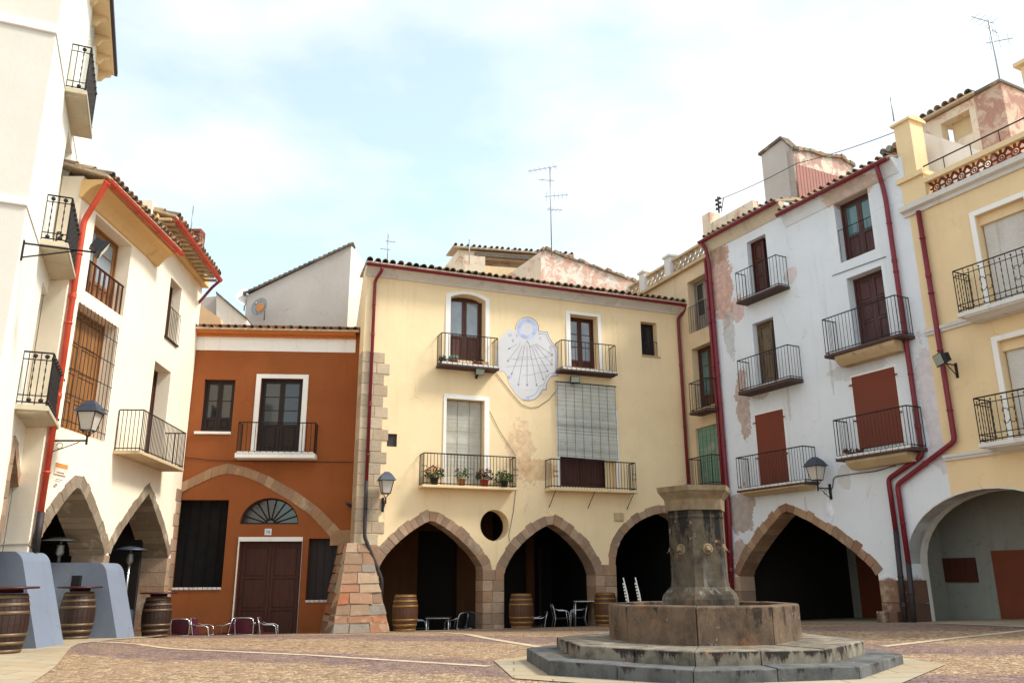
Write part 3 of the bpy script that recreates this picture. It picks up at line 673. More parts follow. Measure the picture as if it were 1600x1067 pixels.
for (a, b) in (((270, 335), (170, 395)), ((300, 345), (160, 535)), ((325, 355), (205, 680)), ((352, 360), (282, 800)), ((380, 365), (380, 805)), ((405, 360), (488, 805)), ((425, 350), (565, 740)), ((445, 345), (612, 650)), ((465, 340), (662, 570)), ((480, 335), (668, 465))):
    stroke([a, b], .006); dx, dy = b[0] - a[0], b[1] - a[1]; l = math.hypot(dx, dy); ux, uy = dx / l, dy / l
    for s in (1, -1): stroke([b, (b[0] - ux * 22 + s * uy * 10, b[1] - uy * 22 - s * ux * 10)], .008)
for P in ([(190, 500), (300, 512), (440, 505), (660, 470)], [(150, 590), (300, 580), (450, 575), (665, 572)], [(270, 490), (430, 480)], [(330, 690), (420, 680), (610, 640)]): stroke(P, .0035)
stroke([(505, 195), (605, 205), (622, 255), (650, 310), (685, 350), (718, 378), (722, 520), (722, 690), (650, 695), (612, 740), (596, 780), (595, 845), (550, 845), (520, 905), (470, 950), (400, 968), (330, 955)], .009)
stroke([(500, 222), (592, 232), (610, 285), (640, 335), (690, 388), (694, 660), (630, 665), (590, 720), (565, 790), (515, 805), (490, 870), (440, 915), (385, 925)], .006)
stroke(disc[5:] + [(505, 195)], .009); stroke(disc[:6], .005)
# hour marks round the rays: faint roman numerals
for (x, y, s) in ((185, 240, 'VI'), (265, 245, 'V'), (215, 300, 'IV'), (300, 325, 'I'), (525, 275, 'X'), (630, 372, 'IX'), (655, 520, 'X'), (590, 690, 'XI')):
    dx = 0
    for ch in s:
        h = 16
        if ch == 'I': stroke([(x + dx, y - h), (x + dx, y + h)], .004); dx += 12
        if ch == 'V': stroke([(x + dx - 9, y - h), (x + dx, y + h), (x + dx + 9, y - h)], .004); dx += 22
        if ch == 'X': stroke([(x + dx - 9, y - h), (x + dx + 9, y + h)], .004); stroke([(x + dx + 9, y - h), (x + dx - 9, y + h)], .004); dx += 22
ln.build('dial_line', M['sd_line'], sdo, C)
gn = MB(); gp = crop(380, 300); gn.bar((gp[0], -.005, gp[1]), (gp[0], -.28, gp[1] - .3), .012); gn.build('gnomon', M['iron'], sdo, C)
# cables
def cable(name, P, r, label, fac, mat=None, cat='cable', sag=0.0):
    mb = MB(); Q = []
    for a, b in zip(P, P[1:]):
        for k in range(8): t = k / 8; Q.append((a[0] + (b[0] - a[0]) * t, a[1] + (b[1] - a[1]) * t, a[2] + (b[2] - a[2]) * t - sag * 4 * t * (1 - t)))
    Q.append(P[-1]); mb.tube(Q, r, 5)
    return tag(mb.build(name, mat or M['dark_pipe'], None, fac), label, cat)
def onwall(fac, L, off=.02): return [(fac.p(x, y, off)[0], -off, fac.p(x, y, off)[1]) for x, y in L]
cable('wall_cable', onwall(C, [(771, 577), (782, 592), (800, 615), (815, 632), (828, 637), (840, 636), (858, 624), (868, 612), (877, 597)]), .008, 'thin dark cable hanging in a loop under the painted sundial', C)
cable('wall_cable', onwall(C, [(764, 640), (780, 672), (806, 712)]), .007, 'taut thin cable slanting from window surround to the flower balcony', C)
cable('wall_cable', onwall(C, [(806, 765), (802, 800), (795, 835), (796, 846)]), .008, 'thin cable dropping from the flower balcony past the round opening', C)

# ================================================================== BROWN HOUSE
B = Fac(-9.56, 24.1, 85)
bR = (C.at(uL, 1.25) - B.o).dot(B.u)
hB = empty('brown_house', B.M, 'low rust brown house with stone relief arch, fanlight and white framed door', 'house')
zBt = B.p(430, 549)[1]; zb2 = B.p(430, 528)[1]
W1 = B.rect((320, 592.5), (361, 674.5)); W2 = B.rect((408.7, 591), (466.6, 706)); DR = B.rect((374.6, 845.5), (463, 1000)); DR = (DR[0], DR[1], -.42, DR[3])
LO = B.rect((279, 780.5), (346, 917)); RO = B.rect((482.7, 841), (536, 936.5))
fc = B.p(420.2, 818.6); fr_ = (B.p(466, 818)[0] - B.p(374, 818)[0]) / 2; fh = B.p(420, 777.5)[1] - fc[1]
fan = [(fc[0] + fr_ * math.cos(math.pi * k / 20), fc[1] + fh * math.sin(math.pi * k / 20)) for k in range(21)]
M['stB'] = stucco('rust_brown_render', (148, 85, 47), var=0.14, streak=0.18, dirt=(120, 62, 34), dirt_amt=0.3)
M['stB_cor'] = stucco('orange_cornice', (196, 118, 62), var=0.1)
wall(B, hB, [(-.6, -.6), (DR[0], -.6), (DR[0], DR[3]), (DR[1], DR[3]), (DR[1], -.6), (bR + .3, -.6), (bR + .3, zb2 + .4), (-.6, zb2 + .4)], [R4(W1), R4(W2), R4(LO), R4(RO), fan], M['stB'], .35)
mb = MB(); mb.box(-.6, bR + .2, .37, .5, 4, zb2 + .3); mb.box(-.6, bR + .2, .5, 6, zb2 + .2, zb2 + .3); mb.build('upper_floor', M['in_dark'], hB, B)
mb = MB(); mb.box(-.6, bR, -.018, .003, zBt, zb2); mb.build('white_frieze', M['white'], hB, B)
zc = B.p(430, 516, .22)[1]
mb = MB(); mb.prof([(.02, zb2 - .003), (-.05, zb2), (-.07, zb2 + .06), (-.14, zb2 + .08), (-.22, zb2 + .15), (-.22, zc), (.02, zc)], -.6, bR); cno = mb.build('cornice', M['stB_cor'], hB, B)
mb = MB(); n = int(bR / .13)
for i in range(n): uu = -.1 + (bR + .1) * (i + .5) / n; mb.tube([(uu - .06, -.09, zb2 + .03), (uu - .03, -.12, zb2 + .0), (uu, -.13, zb2 - .012), (uu + .03, -.12, zb2), (uu + .06, -.09, zb2 + .03)], .02, 5)
mb.build('scalloped_edge', M['stB_cor'], cno, B)
tile_roof(B, hB, -.6, bR + .1, zc + .03, -.27, R(9), 3.0, mat=M['tile_grey'], courses=3, r=.07)
surround(B, hB, B.rect((401.5, 584.5), (475, 706)), W2, M['white'], .03)
surround(B, hB, (B.p(368.3, 900)[0], B.p(469.6, 900)[0], -.42, B.p(420, 838.6)[1]), (DR[0], DR[1], -.42, DR[3]), M['white'], .04, 'door_surround')
french(B, hB, W1, .17, M['wood_dark'], M['glass'], 2, .25, name='window')
mb = MB(); mb.bbox(W1[0] - .14, W1[1] + .0, -.07, .12, W1[2] - .08, W1[2] - .003); mb.build('sill', M['white'], hB, B)
french(B, hB, W2, .17, M['wood_dark'], M['glass'], 3, .36, curtain=False)
french(B, hB, DR, .22, M['wood_red'], None, panel_rows=3, name='door')
for nm, r in (('left', LO), ('right', RO)):
    mb = MB(); mb.box(r[0] - .02, r[1] + .02, .30, .34, r[2], r[3]); 
    for k in range(1, 5): uu = r[0] + (r[1] - r[0]) * k / 5; mb.box(uu - .012, uu + .012, .27, .3, r[2], r[3])
    mb.build('shutter', M['wood_dark'] if nm == 'right' else M['dark'], hB, B)  # left one near-black: the opening's unlit depth put into the colour
    mb = MB(); n = int((r[1] - r[0]) / .12)
    for k in range(n): uu = r[0] + (r[1] - r[0]) * k / n; mb.bbox(uu + .008, uu + (r[1] - r[0]) / n - .008, -.03, .1, r[2] - .07, r[2] - .003)
    mb.build('sill', M['white_grey'], hB, B)
mb = MB(); mb.prism([(fc[0] + fr_ * 1.02 * math.cos(math.pi * k / 20), fc[1] + fh * 1.02 * math.sin(math.pi * k / 20)) for k in range(21)], .2, .22); fg = mb.build('fanlight', M['glass'], hB, B)
mb = MB()
for k in range(1, 9): t = math.pi * k / 9; mb.bar((fc[0] + .12 * math.cos(t), .18, fc[1] + .12 * math.sin(t)), (fc[0] + fr_ * math.cos(t), .18, fc[1] + fh * math.sin(t)), .03)
mb.tube([(fc[0] + .15 * math.cos(math.pi * k / 12), .18, fc[1] + .15 * math.sin(math.pi * k / 12)) for k in range(13)], .03, 5)
mb.tube([(fc[0] + (fr_ - .02) * math.cos(math.pi * k / 20), .17, fc[1] + (fh - .02) * math.sin(math.pi * k / 20)) for k in range(21)], .03, 5); mb.box(fc[0] - fr_, fc[0] + fr_, .16, .2, fc[1], fc[1] + .05)
mb.build('fanlight_bar', M['iron'], fg, B)
orl = [(270, 760), (284, 754.3), (310, 741), (335, 729), (356.7, 724), (385, 730), (417, 742), (466.6, 769.7), (500.6, 795), (528.5, 824), (539, 836)]
irl = [(270, 776), (284, 769), (312, 755), (336, 744), (358, 739), (381, 744), (404.7, 753), (451, 780.6), (485, 804), (516, 838), (524, 850)]
Io = B.pts(irl); Oo = B.pts(orl); mb = MB(); Ir, Or = resample(Io, 24), resample(Oo, 24)
for i in range(24): mb.prism([Ir[i], (Ir[i + 1][0] - .006, Ir[i + 1][1]), (Or[i + 1][0] - .006, Or[i + 1][1]), Or[i]], -.02 - random.uniform(0, .012), .004)
a, b = B.p(516, 838), B.p(552, 828); mb.bbox(a[0], b[0] + .1, -.03, .004, a[1] - .25, b[1]); mb.build('relief_arch', M['stone_relief'], hB, B)
p_ = .42; u0 = B.p(371, 690, p_)[0]; u1 = B.p(491.5, 690, p_)[0]; zs = B.p(430, 708, p_)[1]; zr = B.p(430, 660, p_)[1]
balcony(B, hB, u0, u1, zs, zr, p_, .14, M['white'], gap=.125, tiles=True)
tl = B.rect((414, 825.6), (424, 835.6)); mb = MB(); mb.bbox(tl[0], tl[1], -.015, 0, tl[2], tl[3], .004); no = mb.build('number_tile', M['sd_pale'], hB, B)
def text3d(fac, parent, txt, u, z, size, mat, off=.02, name='lettering', ext=.002, align='CENTER'):
    cu = bpy.data.curves.new('lettering', 'FONT'); cu.body = txt; cu.size = size; cu.extrude = ext; cu.align_x = align; cu.align_y = 'CENTER'
    tmp = bpy.data.objects.new('tmp', cu); COL.objects.link(tmp); dg = bpy.context.evaluated_depsgraph_get(); me = bpy.data.meshes.new_from_object(tmp.evaluated_get(dg))
    bpy.data.objects.remove(tmp); bpy.data.curves.remove(cu)
    mb = MB(); mb.add([(u + v.co.x, -off - v.co.z, z + v.co.y) for v in me.vertices], [tuple(p.vertices) for p in me.polygons]); bpy.data.meshes.remove(me)
    return mb.build(name, mat, parent, fac)
text3d(B, no, '16', (tl[0] + tl[1]) / 2, (tl[2] + tl[3]) / 2, .13, M['black_iron'], .016)
cable('wall_cable', onwall(B, [(286, 714), (330, 719), (400, 721), (470, 721), (552, 722)]), .01, 'dark horizontal cable across the brown house under its balcony', B)

# ================================================================== CREAM ARCADE HOUSE (left)
L = Fac(-9.2, 20.0, -0.8)
tmpu = L.p(170, 862)[0]; bend = L.at(tmpu)
L2 = Fac(bend.x, bend.y, -4.5)
uN = L.p(57, 800)[0] - .12                                   # near end
uC = L2.p(266, 930)[0]                                       # far corner
hL = empty('cream_arcade_house', L.M @ Matrix.Translation((uN, 0, 0)), 'pale cream house with two pointed arches, blue grey buttresses and orange red gutter', 'house')
M['stL'] = stucco('pale_cream_render', (242, 228, 206), var=0.06, streak=0.10, dirt=(205, 178, 140), dirt_amt=0.2)
M['stL_sh'] = stucco('ochre_cove_plaster', (226, 186, 128), var=0.08, dirt_amt=0.2)
zA = L.p(165, 344)[1]; zA2 = zA + .55
b1 = arch_curve(L.p(53, 865)[0], L.p(161, 875)[0], L.p(161, 868)[1], *L.p(122, 758.5), .62, .62)
b2 = arch_curve(L2.p(171, 862)[0], L2.p(256, 920)[0], L2.p(255, 872)[1], *L2.p(231.5, 770.5), .62, .62)
U1 = L.rect((149.5, 333), (192, 478)); u_r = L.p(190, 490)[0]
U1 = (L.p(140, 405)[0], L.p(205, 395)[0], L.p(133, 455)[1] * .5 + L.p(176, 484)[1] * .5, L.p(149, 333)[1] * .5 + L.p(207, 386)[1] * .5)
T1 = (L.p(110, 560)[0], L.p(178, 560)[0], L.p(157, 691)[1] * .5 + L.p(97, 665)[1] * .5, L.p(124.6, 470)[1] * .5 + L.p(188, 516)[1] * .5)
V1 = (L2.p(262, 480)[0], L2.p(281, 480)[0], L2.p(257, 524)[1], L2.p(270, 436)[1])
V2 = (L2.p(237, 610)[0], L2.p(263, 620)[0], L2.p(228, 712)[1], (L2.p(241, 563)[1] + L2.p(269, 582.5)[1]) / 2)
zg = -.3
b1w, b2w = offset_curve(b1, .05), offset_curve(b2, .05)
wall(L, hL, [(uN, zg), (b1w[0][0], zg)] + b1w + [(b1w[-1][0], zg), (tmpu, zg), (tmpu, zA + .5), (uN, zA + .5)], [R4(U1), R4(T1)], M['stL'], .45)
zTop2 = (L2.p(309, 431)[1])
wall(L2, hL, [(0, zg), (b2w[0][0], zg)] + b2w + [(b2w[-1][0], zg), (uC, zg), (uC, zTop2 + .5), (0, zTop2 + .5)], [R4(V1), R4(V2)], M['stL'], .45)
mb = MB(); mb.box(uN, tmpu, .47, 6, 4.1, zA + .45); mb.box(uN, uN + .4, .47, 6, -.2, 4.1); mb.build('side_wall', M['stL'], hL, L)
mb = MB(); mb.box(0.02, uC, .47, 6, 4.1, zTop2 + .45); mb.box(uC - .5, uC, .5, 1.4, -.4, 4.1); mb.build('end_wall', M['stL'], hL, L2)
voussoirs(L, hL, b1, .27, M['stone_grey'], .75, n=22, proud=.015); voussoirs(L2, hL, b2, .25, M['stone_grey'], .75, n=20, proud=.015)
mb = MB(); blocks(mb, b1[-1][0] - .025, tmpu + .02, 0, b1[-1][1] + .02, -.02, .7, .4, .4); mb.build('stone_pier', M['stone_pink'], hL, L)
mb = MB(); blocks(mb, uC - .32, uC + .015, -.3, L2.p(275, 762)[1], -.02, .5, .36, .4, jag=(.12, 0)); blocks(mb, b2[-1][0] - .025, uC - .3, -.3, b2[-1][1] + .02, -.015, .7, .4, .4); mb.build('corner_quoin', M['stone_pink'], hL, L2)
# buttresses
M['blue'] = stucco('blue_grey_limewash', (118, 126, 142), var=0.10, streak=0.2, dirt=(96, 102, 112), dirt_amt=0.25)
def buttress(ua, ub, ztop, toe, inner, zb):
    mb = MB(); P = [(inner, zb), (inner + .22, ztop - .28), (inner + .32, ztop - .08), (inner + .5, ztop), (-.05, ztop)]
    for k in range(7): t = k / 6; P.append((-.05 - .17 * math.sin(t * 1.1) - .05 * t, ztop - .26 * (1 - math.cos(t * 1.2))))
    P.append((-toe, zb)); Q = [(-a if False else a, b) for a, b in P]; mb.prof(Q[::-1], ua, ub); return mb.build('buttress', M['blue'], hL, L)
gb = ground_plain(-9, 20)
q1 = L.p(190, 998, .8); q2 = L.p(214, 996, .8)
buttress(L.p(163, 880)[0] - .42, L.p(163, 880)[0] + .45, L.p(163, 879)[1], .72, 1.25, gb - .1)
buttress(uN - .55, uN + .40, L.p(35, 862)[1], .76, 1.6, ground_plain(-9, 17.5) - .1)
# upper eave over the near part
pg = .52; gA = L.p(165, 284, pg); gB = L.p(281, 393, pg); zGu = (gA[1] + gB[1]) / 2
mb = MB(); mb.prof([(0.02, zA), (-.04, zA + .01), (-.10, zA + .10), (-.2, zA + .22), (-.34, zA + .3), (-.36, zGu - .09), (-.44, zGu - .07), (-.46, zGu + .02), (0.02, zGu + .02)], uN - .03, gB[0] - .04); cvL = mb.build('cornice', M['stL_sh'], hL, L)
tile_roof(L, hL, uN - .1, gB[0] + .02, zGu + .10, -pg - .02, R(17), 4.5, courses=10)
gutter(L, hL, (gA[0] - .02, -pg - .04, zGu), (gB[0] + .02, -pg - .04, zGu), M['orange_pipe'], .075)
up_ = L.p(62, 760)[0]
pipe(L, hL, [(gA[0] + .03, -pg - .04, zGu - .05), (gA[0] + .05, -pg, zGu - .1), (up_, -.09, L.p(125, 345)[1]), (up_, -.09, L.p(60, 800)[1])], M['orange_pipe'], .062)
pipe(L, hL, [(up_, -.10, L.p(60, 800)[1]), (up_, -.11, L.p(52, 862)[1])], M['dark_pipe'], .066, clips=False)
# lower right eave: slanting gutter over the far part
e0 = L2.p(272, 342, .55); e1 = L2.p(341, 437, .62)
mb = MB(); vs = []
tile_roof(L2, hL, e0[0], e1[0] + .05, (e0[1] + .11, e1[1] + .11), (-.57, -.64), R(15), 4.0, courses=9)
gutter(L2, hL, (e0[0], -.60, e0[1]), (e1[0] + .04, -.67, e1[1]), M['orange_pipe'], .075)
mb = MB()
for k in range(15):
    t = k / 14; uu = e0[0] + (e1[0] - e0[0]) * t; zz = e0[1] + (e1[1] - e0[1]) * t; yy = -.5 - .07 * t
    mb.box(uu - .05, uu + .05, yy, .3, zz - .06, zz - .0)
mb.build('rafter', M['tan_slab'], hL, L2)
mb = MB(); zz = min(e0[1], e1[1]); mb.prof([(.02, zTop2 - .06), (-.06, zTop2 - .02), (-.16, zTop2 + .14), (-.2, zz - .08), (.02, zz - .07)], 0, uC + .03); mb.build('cornice', M['stL_sh'], hL, L2)
pipe(L2, hL, [(e1[0] - .02, -.67, e1[1] - .06), (e1[0] - .06, -.5, e1[1] - .25), (uC + .05, .2, L2.p(312, 480)[1])], M['red_pipe'], .045, clips=False)
# windows
french(L, hL, (U1[0], U1[1] - .02, U1[2], U1[3]), .36, M['wood_honey'], M['glass_pale'], 3, .3)
mb = MB(); z1 = U1[2] + (U1[3] - U1[2]) * .42; n = 8
mb.bar((U1[0], .08, z1), (U1[1], .08, z1), .05)
for k in range(n + 1): uu = U1[0] + (U1[1] - U1[0]) * k / n; mb.box(uu - .03, uu + .03, .07, .1, U1[2], z1)
mb.build('railing', M['wood_brown'], hL, L)
french(L, hL, (T1[0], T1[1] - .0, T1[2], T1[3]), .34, M['wood_honey'], None, panel_rows=4)
mb = MB(); n = 11
for k in range(n + 1): uu = T1[0] + .02 + (T1[1] - T1[0] - .04) * k / n; mb.bar((uu, -.03, T1[2] + .01), (uu, -.03, T1[3] - .0), .014)
for k in range(5): zz = T1[2] + (T1[3] - T1[2]) * (k + .3) / 5; mb.bar((T1[0] - .03, -.03, zz), (T1[1] + .03, -.03, zz), .016)
mb.build('window_grille', M['iron'], hL, L)
french(L2, hL, V1, .3, M['wood_brown'], M['glass'], 2, .3)
mb = MB(); mb.box(V1[0] - .02, V1[1] + .1, -.06, .02, V1[2] - .04, V1[2] - .003); n = 8
for k in range(n + 1): uu = V1[0] + (V1[1] - V1[0] + .06) * k / n; mb.bar((uu, -.04, V1[2]), (uu, -.04, V1[2] + .85), .012)
mb.bar((V1[0], -.04, V1[2] + .85), (V1[1] + .06, -.04, V1[2] + .85), .02); mb.build('railing', M['iron'], hL, L2)
french(L2, hL, V2, .4, M['wood_brown'], M['glass'], 3, .3)
p_ = .55; q0 = L2.p(224, 650, p_); q1 = L2.p(291, 670, p_); zs = (L2.p(216, 711, p_)[1] + L2.p(289, 727, p_)[1]) / 2
balcony(L2, hL, q0[0], q1[0], zs, zs + .95, p_, .08, M['tan_slab'], gap=.10)
pl = L.rect((86, 722), (101.5, 744)); M['plq'] = plain('orange_sign_band', (214, 140, 76), .5, .08); M['plq2'] = plain('pale_sign_board', (240, 218, 196), .5, .05)
mb = MB(); mb.bbox(pl[0], pl[1], -.03, 0, pl[2], pl[3], .004); plo = mb.build('wall_sign', M['plq2'], None, L); tag(plo, 'small orange and white information plaque on the cream wall above the left arch', 'sign')
mb = MB(); mb.box(pl[0], pl[1], -.034, -.03, pl[3] - .09, pl[3]); mb.build('colour_band', M['plq'], plo, L)
mb = MB(); 
for k, (w, h) in enumerate(((.8, .03), (.75, .018), (.25, .05))): mb.box(pl[0] + .06, pl[0] + .06 + (pl[1] - pl[0] - .1) * w, -.033, -.03, pl[3] - .2 - k * .13, pl[3] - .2 - k * .13 + h)
mb.build('text_line', M['sd_line'], plo, L)
# arcade inside
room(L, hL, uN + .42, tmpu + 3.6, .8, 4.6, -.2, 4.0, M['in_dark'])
mb = MB(); mb.box(L.p(92, 900, -4.4)[0], L.p(128, 900, -4.4)[0], 4.3, 4.5, 0, 3.6); mb.box(tmpu + .2, tmpu + 3.0, 4.3, 4.5, 0, 3.6); mb.build('arcade_back_wall', stucco('orange_brown_arcade_wall', (150, 72, 34), var=.2), hL, L)

# ================================================================== TALL WHITE HOUSE (far left)
A = Fac(-9.75, 16.55, -23.1)
uAe = A.p(134, 245)[0]
uA = A.p(29, 400)[0] * .5 + A.p(62, 200)[0] * .5
AB = Fac(A.at(uA).x, A.at(uA).y, 66.6)
hA = empty('white_house', A.M @ Matrix.Translation((uA, 0, 0)), 'tall off white plastered house with three iron balconies at the left edge', 'house')
M['stA'] = stucco('off_white_render', (236, 232, 220), var=0.05, streak=0.08, dirt=(214, 204, 180), dirt_amt=0.2)
M['stA2'] = stucco('shaded_beige_render', (214, 206, 194), var=0.06, streak=0.1, dirt=(190, 178, 160), dirt_amt=0.2)  # shadow tone of the end wall put into a greyer, darker colour
zT = at_depth(153, 112, A.at(uAe).y).z
ar = arch_curve(A.p(9, 780)[0], A.p(30, 800)[0], A.p(30, 800)[1], *A.p(21, 696), .6, .6)
ds = []
for (x, y, zb) in (((150, 49, 0)), ((113, 240, 0)), ((76, 465, 0))):
    ur, zt_ = A.p(x, y); ds.append([ur - 1.05, ur, zt_ - 2.35, zt_])
ends = [ (A.p(165, 0)[0], zT) ]
arw = offset_curve(ar, .05)
wall(A, hA, [(uA, -.3), (arw[0][0], -.3)] + arw + [(arw[-1][0], -.3), (uAe, -.3), (uAe, zT), (uA, zT)], [R4(d) for d in ds], M['stA'], .4)
wall(AB, hA, [(-7, -.3), (0, -.3), (0, zT + .3), (-7, zT + .3)], [], M['stA2'], .4, 'end_wall')
mb = MB(); mb.box(uA + .41, uAe, .41, 7, 5.2, zT); mb.build('upper_floor', M['stA'], hA, A)
mb = MB(); mb.box(uA + .45, uA + .7, .41, 5, -.3, 5.2); mb.box(ar[-1][0] + .5, ar[-1][0] + .7, .41, 5, -.3, 5.2); mb.box(uA + .7, ar[-1][0] + .5, 3.0, 3.2, -.3, 5.2); mb.build('arcade_interior', M['in_dark'], hA, A)
mb = MB(); mb.box(ar[-1][0] + .01, ar[-1][0] + .06, .41, 2.9, -.3, 3.2); mb.build('arcade_back_wall', stucco('tan_inner_wall', (170, 140, 96), var=.1), hA, A)
voussoirs(A, hA, [(ar[0][0], .9)] + ar + [(ar[-1][0], .9)], .25, M['stone_pink'], .5, n=22)
for (ya, yb, xr) in ((21.5, 35.6, 0), (304, 317, 0)):
    z1, z0 = AB.p(0, ya)[1], AB.p(0, yb)[1]; mb = MB(); mb.bbox(-6.9, .015, -.05, 0.003, z0, z1, .012); mb.build('string_course', M['white'], hA, AB)
    mb = MB(); mb.box(uA - .0, uAe - .02, -.015, .003, z0 - .012, z0 + .012); mb.build('string_course', M['white_grey'], hA, A)
for k, (fl, fr2, sl, srr, hl) in enumerate((((142.5, 72), (149.5, 143), (131, 149), (140, 216), 1.0), ((111.5, 300), (121, 350), (102, 382), (113.5, 443), 1.0), ((82.5, 548), (101, 593), (70.5, 641), (93, 680), 1.0))):
    p_ = (.34, .42, .48)[k]; z_s = (A.p(*sl, p_)[1] + A.p(*srr, p_)[1]) / 2 + .09; u0_ = A.p(*sl, p_)[0]; u1_ = A.p(*srr, p_)[0]; zr_ = A.p(*fl, p_)[1]
    balcony(A, hA, u0_ + .03, u1_ - .03, z_s, max(z_s + .85, min(zr_, z_s + 1.15)), p_, .09, M['concrete'], style='disc', gap=.13, mould=(.05, .06, M['concrete']), over=.05)
for d in ds: french(A, hA, d, .34, M['curtain'], None, panel_rows=3)
zo = (uAe + .06, 0); mb = MB(); mb.box(uA - .5, zo[0], -.36, .02, zT, zT + .07); eo = mb.build('eave', M['cream_slab'], hA, A)
nb = 9
for k in range(nb): uu = uA + (zo[0] - uA - .12) * k / (nb - 1); mb = MB(); mb.prof([(0, zT - .26), (-.08, zT - .24), (-.16, zT - .12), (-.29, zT - .07), (-.29, zT - .002), (0, zT - .002)], uu, uu + .12); mb.build('eave_bracket', M['cream_slab'], eo, A)
mb = MB(); mb.box(uA - .5, zo[0] + .02, -.43, -.36, zT - .0, zT + .12); mb.build('gutter', M['dark_pipe'], hA, A)

# ================================================================== WHITE PEELING HOUSE, YELLOW HOUSE, NARROW HOUSE (right side)
DA = 152.5
D = Fac(6.59, 25.56, DA)
uDE = D.p(1478, 720)[0]; uD1 = D.p(1226, 330)[0]
hD = empty('peeling_white_house', D.M, 'tall bluish white house with peeling plaster, maroon pipes and a broad brick edged arch', 'house')
zg = -.3
d1 = arch_curve(D.p(1157, 915)[0], D.p(1376, 950)[0], D.p(1365, 905)[1] * .5 + D.p(1157, 895)[1] * .5, *D.p(1227, 797), .62, .34, k=.5)
zsp = d1[0][1]
d1 = [(d1[0][0], .9)] + d1 + [(d1[-1][0] + .05, .3)]
ea = round_curve(D.p(1421.6, 900)[0], D.p(1421.6, 900)[0] + 2 * (D.p(1537, 765)[0] - D.p(1421.6, 900)[0]), D.p(1423, 880)[1], D.p(1537, 763.5)[1])
g1 = (D.p(1098, 382, .3)[1] + D.p(1220, 309, .3)[1]) / 2; g2 = (D.p(1228, 329, .3)[1] + D.p(1400, 246, .3)[1]) / 2
K3 = D.rect((1166, 380), (1204, 449)); K2 = D.rect((1175.6, 507), (1215, 592)); K1 = D.rect((1182, 649.5), (1233, 754))
K3 = (D.p(1170, 420)[0], D.p(1200, 410)[0], K3[2], (D.p(1166, 380)[1] + D.p(1195, 365)[1]) / 2)
K2 = (D.p(1179, 550)[0], D.p(1212, 540)[0], K2[2], (D.p(1175.6, 507)[1] + D.p(1207, 494.5)[1]) / 2)
K1 = (D.p(1185, 700)[0], D.p(1229, 700)[0], K1[2], (D.p(1181.5, 649.5)[1] + D.p(1224, 638.4)[1]) / 2)
Q4 = (D.p(1308, 365)[0], D.p(1361, 340)[0], (D.p(1315, 410)[1] + D.p(1368, 390)[1]) / 2, (D.p(1300.6, 319)[1] + D.p(1353, 296)[1]) / 2)
Q3 = (D.p(1328, 480)[0], D.p(1384, 470)[0], D.p(1340, 540)[1], (D.p(1317, 437.4)[1] + D.p(1375, 416)[1]) / 2)
Q2 = (D.p(1338, 645)[0], D.p(1405, 630)[0], (D.p(1343, 703)[1] + D.p(1413, 690)[1]) / 2, (D.p(1333, 590)[1] + D.p(1397, 573)[1]) / 2)
def pp(x, y, rx, rz, col, amt): q = D.p(x, y); return (q[0], q[1], rx, rz, col, amt)
M['stD'] = stucco('bluish_white_limewash', (220, 224, 229), var=0.06, streak=0.16, dirt=(160, 152, 140), dirt_amt=0.3, low=(D.p(1400, 905)[1], (120, 92, 78), .95),
    patches=[pp(1127, 440, .5, 1.5, (196, 150, 130), .85), pp(1120, 395, .4, .5, (170, 140, 118), .8), pp(1152, 480, .3, .5, (200, 160, 142), .7), pp(1160, 630, .30, 1.15, (176, 146, 130), .8), pp(1190, 612, .35, .22, (180, 172, 160), .6), pp(1160, 800, .55, .7, (158, 136, 118), .75),
             pp(1140, 520, .25, .8, (178, 176, 172), .6), pp(1330, 300, 1.0, .25, (196, 160, 132), .7), pp(1236, 430, .25, .25, (206, 176, 164), .5), pp(1160, 870, .4, .5, (168, 128, 108), .7), pp(1462, 640, .35, 1.6, (198, 178, 176), .5), pp(1340, 575, .9, .25, (170, 168, 164), .4), pp(1297, 796, .12, .34, (226, 230, 246), .8), pp(1158, 640, .05, .5, (170, 165, 155), .5), pp(1232, 625, .06, .6, (176, 170, 160), .45), pp(1300, 590, .06, .6, (176, 168, 152), .45), pp(1260, 800, .05, .5, (176, 170, 160), .4), pp(1320, 745, .2, .35, (186, 176, 160), .4)])
d1w = offset_curve(d1[1:-1], .05)
out_d = [(0, zg), (d1w[0][0], zg)] + d1w + [(d1[-1][0] + .02, .3), (d1[-1][0] + .02, zg), (ea[0][0], zg)]
cut = [p for p in ea if p[0] < uDE]
# the round arch starts in this house and is finished in its yellow neighbour
k = len(cut); t = (uDE - ea[k - 1][0]) / (ea[k][0] - ea[k - 1][0]); zcut = ea[k - 1][1] + (ea[k][1] - ea[k - 1][1]) * t
out_d += cut + [(uDE, zcut), (uDE, g2 + .1), (uD1, g2 + .1), (uD1, g1 + .1), (0, g1 + .1)]
wall(D, hD, out_d, [R4(K3), R4(K2), R4(Q4), R4(Q3)], M['stD'], .45)
mb = MB(); mb.box(0, uD1, .47, 7, 5.3, g1 + .05); mb.box(uD1, uDE, .47, 7, 5.3, g2 + .05); mb.build('side_wall', M['stD'], hD, D)
voussoirs(D, hD, [p for p in d1[1:-1]], .25, M['stone_red'], .55, n=26, jit=.05, proud=.02)
mb = MB(); blocks(mb, d1[0][0] - .28, d1[0][0] + .02, zg, d1[1][1], -.02, .55, .4, .4); mb.build('stone_pier', M['stone_pink'], hD, D)
